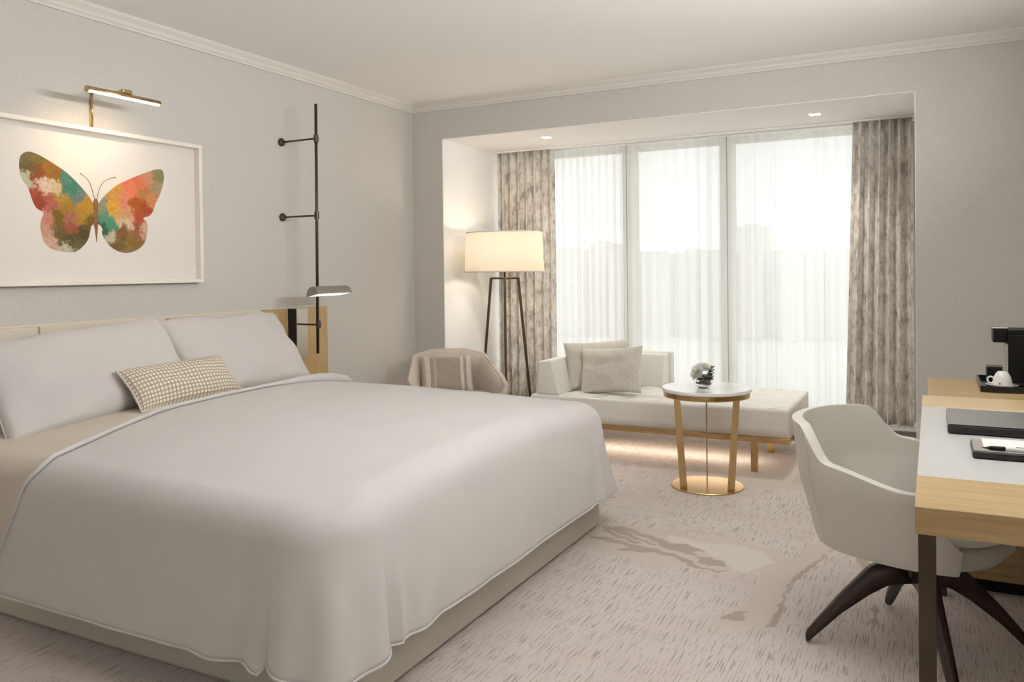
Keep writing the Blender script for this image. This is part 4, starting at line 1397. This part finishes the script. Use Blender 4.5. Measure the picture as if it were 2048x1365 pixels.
tag(link('curtain_track', bx(NX0 + 0.01, NX1 - 0.01, 6.19, 6.25, NZ - 0.012, NZ - 0.001), MT['niche']), 'white ceiling track of the patterned drapes', 'curtain track')
tag(link('curtain_track', bx(NX0 + 0.01, NX1 - 0.01, 6.325, 6.355, NZ - 0.012, NZ - 0.001), MT['niche']), 'white ceiling track of the sheers, nearer the window', 'curtain track')
curtain('drape', -3.335, -2.805, 6.225, 0.148, NZ - 0.012, 0.040, 7, MT['drape'], 'mottled beige drape at the left end of the window behind the floor lamp', 'curtain', 'patterned drapes', 3, thick=0.003, sharp=0.8)
curtain('drape', -0.485, -0.115, 6.225, 0.15, NZ - 0.012, 0.048, 6, MT['drape'], 'mottled beige drape at the right end of the window behind the desk chair', 'curtain', 'patterned drapes', 8, x0b=-0.545, thick=0.003, sharp=0.8)
SH = [(-2.93, -2.218, 11, 'leftmost sheer white voile panel, before the left pane'), (-2.205, -1.404, 9, 'middle sheer white voile panel, between the two mullions'), (-1.394, -0.42, 13, 'rightmost sheer white voile panel, before the right pane')]
for i, (a_, b_, n_, lb) in enumerate(SH):
    curtain('sheer_curtain', a_, b_, 6.34, 0.172, NZ - 0.012, 0.016, n_, MT['sheer'], lb, 'curtain', 'sheer voile curtains', 30 + i, zwave=0.010, per=12, sharp=1.0)

# niche downlights
for x_, y_ in ((-2.63, 5.70), (-0.69, 5.80)):
    d_ = empty('downlight', (x_, y_, NZ), 'small recessed niche downlight above the %s' % ('floor lamp side' if x_ < -2 else 'right-hand end of the window'), 'downlight', 'recessed downlights in the niche ceiling')
    wp(d_, 'trim_ring', bx(x_ - 0.045, x_ + 0.045, y_ - 0.045, y_ + 0.045, NZ - 0.004, NZ - 0.0005, 0.001), MT['niche'])
    wp(d_, 'diffuser', bx(x_ - 0.032, x_ + 0.032, y_ - 0.032, y_ + 0.032, NZ - 0.0065, NZ - 0.0045), MT['downlight'])
    l_ = bpy.data.lights.new('downlight_beam', 'AREA')
    l_.shape = 'SQUARE'; l_.size = 0.06; l_.energy = 3; l_.color = (1, 0.93, 0.85); l_.spread = math.radians(100)
    lo = bpy.data.objects.new('downlight_beam', l_)
    COL.objects.link(lo); lo.parent = d_; lo.location = (0, 0, -0.009)

# made-up fittings for the added fill lights, all beyond the frame
for i, (x_, y_, p_) in enumerate(FILL_PANELS):
    t_ = empty('fill_panel', (x_, y_, CEIL), 'square white panel added as fill light %s' % ('over the walkway', 'over the bed')[i], 'ceiling light')
    bm = bmesh.new()
    for a_ in ((-.48, .48, -.48, -.455), (-.48, .48, .455, .48), (-.48, -.455, -.455, .455), (.455, .48, -.455, .455)):
        box(bm, x_ + a_[0], x_ + a_[1], y_ + a_[2], y_ + a_[3], CEIL - 0.04, CEIL)
    wp(t_, 'frame', bm, MT['cornice'])
bm = bx(RIGHT_X - 0.18, RIGHT_X - 0.001, 1.48, 3.52, 1.88, 1.90)
box(bm, RIGHT_X - 0.18, RIGHT_X - 0.165, 1.48, 3.52, 1.90, 1.905)
tag(link('fill_cove', bm, MT['cornice']), 'white cove added for fill light along the right wall', 'cove light')
bm = bx(-3.4, 0.4, BACK_Y + 0.001, BACK_Y + 0.18, 2.20, 2.22)
box(bm, -3.4, 0.4, BACK_Y + 0.165, BACK_Y + 0.18, 2.22, 2.27)
tag(link('fill_cove', bm, MT['cornice']), 'white cove added for fill light along the rear wall', 'cove light')

# ------------------------------------------------------------------ desk
DKX0, DKX1, DKY0, DKY1, DKZ = -0.034, 0.60, 1.885, 3.525, 0.75
dk = empty('desk', (0.283, 2.7, 0), 'golden wood desk with a white writing surface beside the grey chair', 'desk')
wp(dk, 'front_board', bx(DKX0, DKX1, DKY0, 2.168, DKZ - 0.058, DKZ, 0.0015), MT['wood'])
wp(dk, 'core', bx(DKX0, DKX1, 2.1685, 3.251, DKZ - 0.058, DKZ - 0.004, 0.001), MT['wood'])
wp(dk, 'writing_surface', bx(DKX0 + 0.001, DKX1, 2.1690, 3.2505, DKZ - 0.0035, DKZ, 0.0005), MT['desk_white'], label='white writing surface inlay')
wp(dk, 'rear_board', bx(DKX0, DKX1, 3.2515, DKY1, DKZ - 0.058, DKZ + 0.0015, 0.0015), MT['wood_lt'], label='pale wood board')
for x_ in (DKX0 + 0.006, DKX1 - 0.04):
    wp(dk, 'leg', bx(x_, x_ + 0.0335, DKY0 + 0.006, DKY0 + 0.04, 0, DKZ - 0.058, 0.001), MT['bronze'])
for x_ in (DKX1 - 0.04,):
    wp(dk, 'leg', bx(x_, x_ + 0.0335, DKY1 - 0.06, DKY1 - 0.026, 0, DKZ - 0.058, 0.001), MT['bronze'])
wp(dk, 'leg', bx(DKX0 + 0.046, DKX0 + 0.0795, DKY1 - 0.06, DKY1 - 0.026, 0, DKZ - 0.058, 0.001), MT['bronze'])

cr = empty('credenza', (0.29, 3.83, 0), 'golden wood sideboard behind the desk carrying the coffee tray', 'sideboard')
CRY0, CRY1 = 3.545, 4.13
wp(cr, 'top', bx(-0.016, 0.60, CRY0, CRY1, 0.722, 0.748, 0.0015), MT['wood'])
wp(cr, 'body', bx(-0.005, 0.60, CRY0 + 0.008, CRY1 - 0.005, 0.055, 0.7215, 0.0015), MT['wood'])
wp(cr, 'plinth', bx(0.03, 0.57, CRY0 + 0.05, CRY1 - 0.04, 0, 0.0545), MT['dark'])
for z0, z1 in ((0.07, 0.385), (0.39, 0.715)):
    d_ = wp(cr, 'door', bx(-0.014, -0.0055, CRY0 + 0.02, CRY1 - 0.02, z0, z1, 0.001), MT['wood_y'])
    wp(d_, 'handle', bx(-0.024, -0.0145, CRY0 + 0.23, CRY0 + 0.35, z1 - 0.04, z1 - 0.03), MT['gold_metal'])

# things on the desk
t_ = empty('desk_folder', (0.30, 2.895, DKZ), 'closed dark leather compendium on the desk, its top painted in a grey reflection', 'folder')
wp(t_, 'cover', bx(0.040, 0.46, 2.745, 3.045, DKZ + 0.001, DKZ + 0.028, 0.007, 3), MT['blackleather'])
MT['cover_reflection'] = simple('folder_top_reflection', srgb(135, 133, 130), 0.22, bump=0.1, bscale=500)  # grey reflection put into the colour of the folder's top
wp(t_, 'top_sheet', bx(0.041, 0.459, 2.746, 2.884, DKZ + 0.0283, DKZ + 0.0305, 0.0008), MT['cover_reflection'], label='top leaf with a grey reflection painted in')
wp(t_, 'top_sheet', bx(0.041, 0.459, 2.886, 3.044, DKZ + 0.0283, DKZ + 0.0305, 0.0008), MT['cover_reflection'])
t_ = empty('notepad_holder', (0.2, 2.49, DKZ), 'small dark leather notepad tray near the front of the desk', 'tray')
wp(t_, 'tray_base', bx(0.092, 0.32, 2.415, 2.580, DKZ + 0.001, DKZ + 0.020, 0.005, 3), MT['blackleather'])
bm = bmesh.new()
MT['greyglass'] = simple('tray_rim_satin', srgb(168, 160, 154), 0.25)
wp(t_, 'inner_face', bx(0.095, 0.317, 2.418, 2.577, DKZ + 0.0203, DKZ + 0.0215, 0.0005), MT['greyglass'])
tag(link('notepad', bx(0.119, 0.30, 2.45, 2.572, DKZ + 0.0217, DKZ + 0.026), MT['paper']), 'white notepad lying in the dark leather tray', 'notepad')
pn = empty('ballpoint_pen', (0.12, 2.435, DKZ + 0.031), 'black and white ballpoint pen lying across the notepad tray', 'pen')
pz = DKZ + 0.0277
P0 = Vector((0.1145, 2.432, pz))
dd = Vector((1, 0.03, 0)).normalized()
wp(pn, 'tip', tube(bmesh.new(), [P0, P0 + dd * 0.016], [0.0008, 0.0042], 12), MT['bronze'], True)
wp(pn, 'grip', tube(bmesh.new(), [P0 + dd * 0.016, P0 + dd * 0.018, P0 + dd * 0.050, P0 + dd * 0.052], [0.0042, 0.0056, 0.0056, 0.0050], 14), MT['black'], True)
wp(pn, 'barrel', tube(bmesh.new(), [P0 + dd * 0.052, P0 + dd * 0.125, P0 + dd * 0.13], [0.0048, 0.0046, 0.003], 14), MT['ceramic'], True)
wp(pn, 'clip', bx(P0.x + 0.075, P0.x + 0.115, 2.4335, 2.436, pz + 0.0048, pz + 0.0062), MT['bronze'])

# coffee tray, machine, cup, box on the credenza
CZ = 0.748
t_ = empty('coffee_tray', (0.36, 3.86, CZ), 'glossy black serving tray under the coffee machine', 'tray')
MT['gloss'] = simple('gloss_black_lacquer', srgb(20, 18, 17), 0.12)
wp(t_, 'tray_bottom', bx(0.178, 0.58, 3.72, 4.085, CZ + 0.001, CZ + 0.010, 0.001), MT['gloss'])
for a_ in ((0.174, 0.584, 3.712, 3.720), (0.174, 0.584, 4.085, 4.093), (0.170, 0.178, 3.720, 4.085), (0.580, 0.588, 3.720, 4.085)):
    wp(t_, 'rim', bx(*a_, CZ + 0.001, CZ + 0.026, 0.001), MT['gloss'])
TZ = CZ + 0.0102
cm = empty('coffee_machine', (0.42, 4.0, TZ), 'black capsule coffee machine on the tray at the right edge', 'coffee machine')
wp(cm, 'body', bx(0.279, 0.52, 3.90, 4.07, TZ, 0.965, 0.004), MT['black'])
wp(cm, 'brew_head', bx(0.226, 0.279, 3.93, 4.04, 0.930, 0.983, 0.003), MT['black'])
wp(cm, 'top_cover', bx(0.279, 0.52, 3.90, 4.07, 0.9655, 0.985, 0.003), MT['black'])
lv = wp(cm, 'lever', bx(0.222, 0.283, 3.945, 4.025, 0.9855, 0.991, 0.002), MT['nickel'])
wp(cm, 'water_tank', bx(0.2725, 0.2785, 3.91, 4.06, TZ + 0.03, 0.925, 0.001), MT['glass'])
t2 = empty('capsule_box', (0.24, 3.985, TZ), 'small black capsule box behind the white cup', 'box')
wp(t2, 'box_body', bx(0.204, 0.262, 3.955, 4.03, TZ, TZ + 0.062, 0.002), MT['black'])
wp(t2, 'lid', bx(0.203, 0.263, 3.954, 4.031, TZ + 0.0625, TZ + 0.068, 0.001), MT['gloss'])
CX_, CY_ = 0.252, 3.825
sc = empty('saucer', (CX_, CY_, TZ), 'white saucer on the black tray under the upturned cup', 'saucer')
wp(sc, 'dish', lathe(bmesh.new(), [(0, TZ + 0.0005), (0.028, TZ + 0.0005), (0.034, TZ + 0.004), (0.058, TZ + 0.010), (0.059, TZ + 0.0115), (0.034, TZ + 0.0075), (0, TZ + 0.006)], 44, (CX_, CY_)), MT['ceramic'], True)
cup = empty('espresso_cup', (CX_, CY_, TZ + 0.008), 'white espresso cup with a small red mark, upside down on its saucer', 'cup')
ZC_ = TZ + 0.0085
wp(cup, 'cup_body', lathe(bmesh.new(), [(0.0345, ZC_), (0.0355, ZC_ + 0.001), (0.034, ZC_ + 0.018), (0.030, ZC_ + 0.034), (0.023, ZC_ + 0.048), (0.017, ZC_ + 0.054), (0.016, ZC_ + 0.056), (0, ZC_ + 0.055), (0, ZC_ + 0.050), (0.020, ZC_ + 0.046), (0.028, ZC_ + 0.032), (0.0325, ZC_ + 0.016), (0.0345, ZC_)], 44, (CX_, CY_), cap=False), MT['ceramic'], True)
bm = bmesh.new()
hp = []
for i in range(17):
    a_ = 2 * PI * i / 16
    hp.append((CX_ - 0.041 + 0.0115 * math.cos(a_), CY_ - 0.004, ZC_ + 0.020 + 0.013 * math.sin(a_)))
rings = []
for i in range(16):
    c_ = Vector(hp[i]); o_ = Vector((math.cos(2 * PI * i / 16), 0, math.sin(2 * PI * i / 16)))
    rings.append([c_ + o_ * 0.0035 * math.cos(b_) + Vector((0, 1, 0)) * 0.0035 * math.sin(b_) for b_ in [2 * PI * q / 8 for q in range(9)]])
grid(bm, rings, closed=True)
wp(cup, 'cup_handle', bm, MT['ceramic'], True)
# little red printed square following the cup's wall
bm = bmesh.new()
rows = []
for i in range(5):
    a_ = -PI / 2 - 0.42 + 0.20 * i / 4
    rows.append([Vector((CX_ + r_ * math.cos(a_), CY_ + r_ * math.sin(a_), ZC_ + z_)) for r_, z_ in ((0.03595, 0.005), (0.0352, 0.0125))])
grid(bm, rows)
wp(cup, 'printed_mark', bm, MT['red'], label='small red square print')
sp = bmesh.new()
tube(sp, [(CX_ + 0.047, CY_ - 0.010, TZ + 0.0155), (CX_ + 0.10, CY_ - 0.004, TZ + 0.0165)], 0.0018, 8)
bmesh.ops.create_icosphere(sp, subdivisions=2, radius=0.006, matrix=Matrix.Translation((CX_ + 0.046, CY_ - 0.010, TZ + 0.0175)) @ Matrix.Diagonal((1.5, 1, 0.35, 1)))
tag(link('teaspoon', sp, MT['walnut'], None, True), 'small dark spoon lying on the saucer rim', 'spoon')

# ------------------------------------------------------------------ desk chair
def desk_chair():
    cx0, cy0 = -0.055, 2.955
    YAW = math.radians(-19)
    def turn(bm_):
        bmesh.ops.rotate(bm_, cent=(cx0, cy0, 0), matrix=Matrix.Rotation(YAW, 3, 'Z'), verts=bm_.verts)
        return bm_
    t = empty('desk_chair', (cx0, cy0, 0), 'grey-beige leather tub chair on a dark star base, pushed up to the desk', 'chair')
    A, B = 0.285, 0.292          # half depth (x), half width (y)
    # angle 0 = straight back (-x), +-PI = front (+x)
    def sup(ph, a, b, e=2.6):
        c, s = -math.cos(ph), math.sin(ph)
        k_ = (abs(c) ** e + abs(s) ** e) ** (-1 / e)
        return c * k_ * a, s * k_ * b
    PHM = math.radians(134)
    N = 96
    def sstep(x): 
        x = max(0, min(1, x)); return x * x * (3 - 2 * x)
    def rim(ph):
        d = abs(math.degrees(ph))
        back = 0.752 - 0.012 * (d / 50) ** 2
        arm = 0.632 - 0.045 * sstep((d - 60) / 50)
        w_ = sstep((d - 46) / 18)
        z = back * (1 - w_) + arm * w_
        if d > 114: z -= (z - 0.43) * sstep((d - 114) / 20)
        return z
    rows = []
    for i in range(N + 1):
        ph = -PHM + 2 * PHM * i / N
        zt = rim(ph)
        row = []
        M_ = 20
        for j in range(M_ + 1):
            t_ = j / M_
            z = 0.365 + (zt - 0.365) * t_
            # shell widens upward; back leans outward
            s_ = 0.86 + 0.14 * min(1, (z - 0.365) / 0.2) ** 0.7
            lean = 0.16 * max(0, z - 0.45) * max(0, math.cos(ph))
            x, y = sup(ph, A * s_, B * s_)
            row.append(Vector((cx0 + x - lean, cy0 + y, z)))
        rows.append(row)
    bm = bmesh.new()
    grid(bm, rows)
    sh = wp(t, 'shell', turn(bm), MT['chair'], True)
    m = sh.modifiers.new('thickness', 'SOLIDIFY'); m.thickness = 0.036; m.offset = 1.0
    bv = sh.modifiers.new('round', 'BEVEL'); bv.width = 0.014; bv.segments = 3; bv.limit_method = 'ANGLE'; bv.angle_limit = math.radians(50)
    # rounded under-shell
    prof = [(0.0, 0.310), (0.45, 0.312), (0.68, 0.322), (0.86, 0.345), (0.955, 0.375), (0.965, 0.40), (0.90, 0.415), (0, 0.415)]
    bm = bmesh.new()
    rg = []
    NN = 72
    for f_, z_ in prof:
        if f_ == 0: rg.append([bm.verts.new((cx0, cy0, z_))]); continue
        rg.append([])
        for q in range(NN):
            ph = 2 * PI * q / NN
            x, y = sup(ph, A * f_ * 0.97, B * f_ * 0.92, 2.4)
            if x > 0: x *= 1.06
            rg[-1].append(bm.verts.new((cx0 + x, cy0 + y, z_)))
    for a, b in zip(rg[:-1], rg[1:]):
        for q in range(NN):
            q2 = (q + 1) % NN
            if len(a) == 1: bm.faces.new((a[0], b[q], b[q2]))
            elif len(b) == 1: bm.faces.new((a[q], a[q2], b[0]))
            else: bm.faces.new((a[q], a[q2], b[q2], b[q]))
    wp(t, 'seat_shell', turn(bm), MT['chair'], True)
    # seat cushion
    prof = [(0.0, 0.41), (0.80, 0.41), (0.90, 0.425), (0.905, 0.438), (0.84, 0.452), (0.5, 0.458), (0, 0.459)]
    bm = bmesh.new()
    rg = []
    for f_, z_ in prof:
        if f_ == 0: rg.append([bm.verts.new((cx0, cy0, z_))]); continue
        rg.append([])
        for q in range(NN):
            x, y = sup(2 * PI * q / NN, A * f_, B * f_ * 0.93, 2.4)
            if x > 0: x *= 1.06
            rg[-1].append(bm.verts.new((cx0 + x + 0.012, cy0 + y, z_)))
    for a, b in zip(rg[:-1], rg[1:]):
        for q in range(NN):
            q2 = (q + 1) % NN
            if len(a) == 1: bm.faces.new((a[0], b[q], b[q2]))
            elif len(b) == 1: bm.faces.new((a[q], a[q2], b[0]))
            else: bm.faces.new((a[q], a[q2], b[q2], b[q]))
    wp(t, 'seat_cushion', turn(bm), MT['daybed'], True)
    # seams on the shell where arm panels meet the back
    for sg in (-1, 1):
        i = int(round((sg * math.radians(52) + PHM) / (2 * PHM) * N))
        pts = []
        for j in range(21):
            p = rows[i][j].copy()
            n_ = Vector((p.x - cx0, p.y - cy0, 0)).normalized()
            pts.append(p + n_ * 0.0365)
        wp(sh, 'seam', turn(tube(bmesh.new(), pts, 0.0022, 6)), MT['chair_seam'], True)
    # star base
    hub = Vector((cx0 + 0.01, cy0 - 0.01, 0))
    wp(t, 'hub', lathe(bmesh.new(), [(0, 0.225), (0.035, 0.225), (0.045, 0.25), (0.052, 0.309), (0, 0.309)], 28, (hub.x, hub.y)), MT['walnut'], True)
    for a_ in (math.radians(197), math.radians(107), math.radians(17), math.radians(-73)):
        d_ = Vector((math.cos(a_), math.sin(a_), 0)); s_ = Vector((-d_.y, d_.x, 0))
        secs = [(0.0, 0.300, 0.225, 0.030), (0.09, 0.296, 0.215, 0.026), (0.15, 0.262, 0.178, 0.022), (0.24, 0.168, 0.108, 0.018), (0.315, 0.078, 0.034, 0.016), (0.350, 0.034, 0.0, 0.014)]
        bm = bmesh.new()
        R_ = []
        for r_, zt, zb, w_ in secs:
            c_ = hub + d_ * r_
            R_.append([bm.verts.new(c_ + s_ * w_ * a1 + Vector((0, 0, z_))) for a1, z_ in ((-1, zb), (1, zb), (1, zt), (-1, zt))])
        for a, b in zip(R_[:-1], R_[1:]):
            for q in range(4): bm.faces.new((a[q], a[(q + 1) % 4], b[(q + 1) % 4], b[q]))
        bm.faces.new(R_[0][::-1]); bm.faces.new(R_[-1])
        bmesh.ops.bevel(bm, geom=bm.edges[:], offset=0.006, segments=2, affect='EDGES')
        wp(t, 'leg', bm, MT['walnut'], True)


desk_chair()
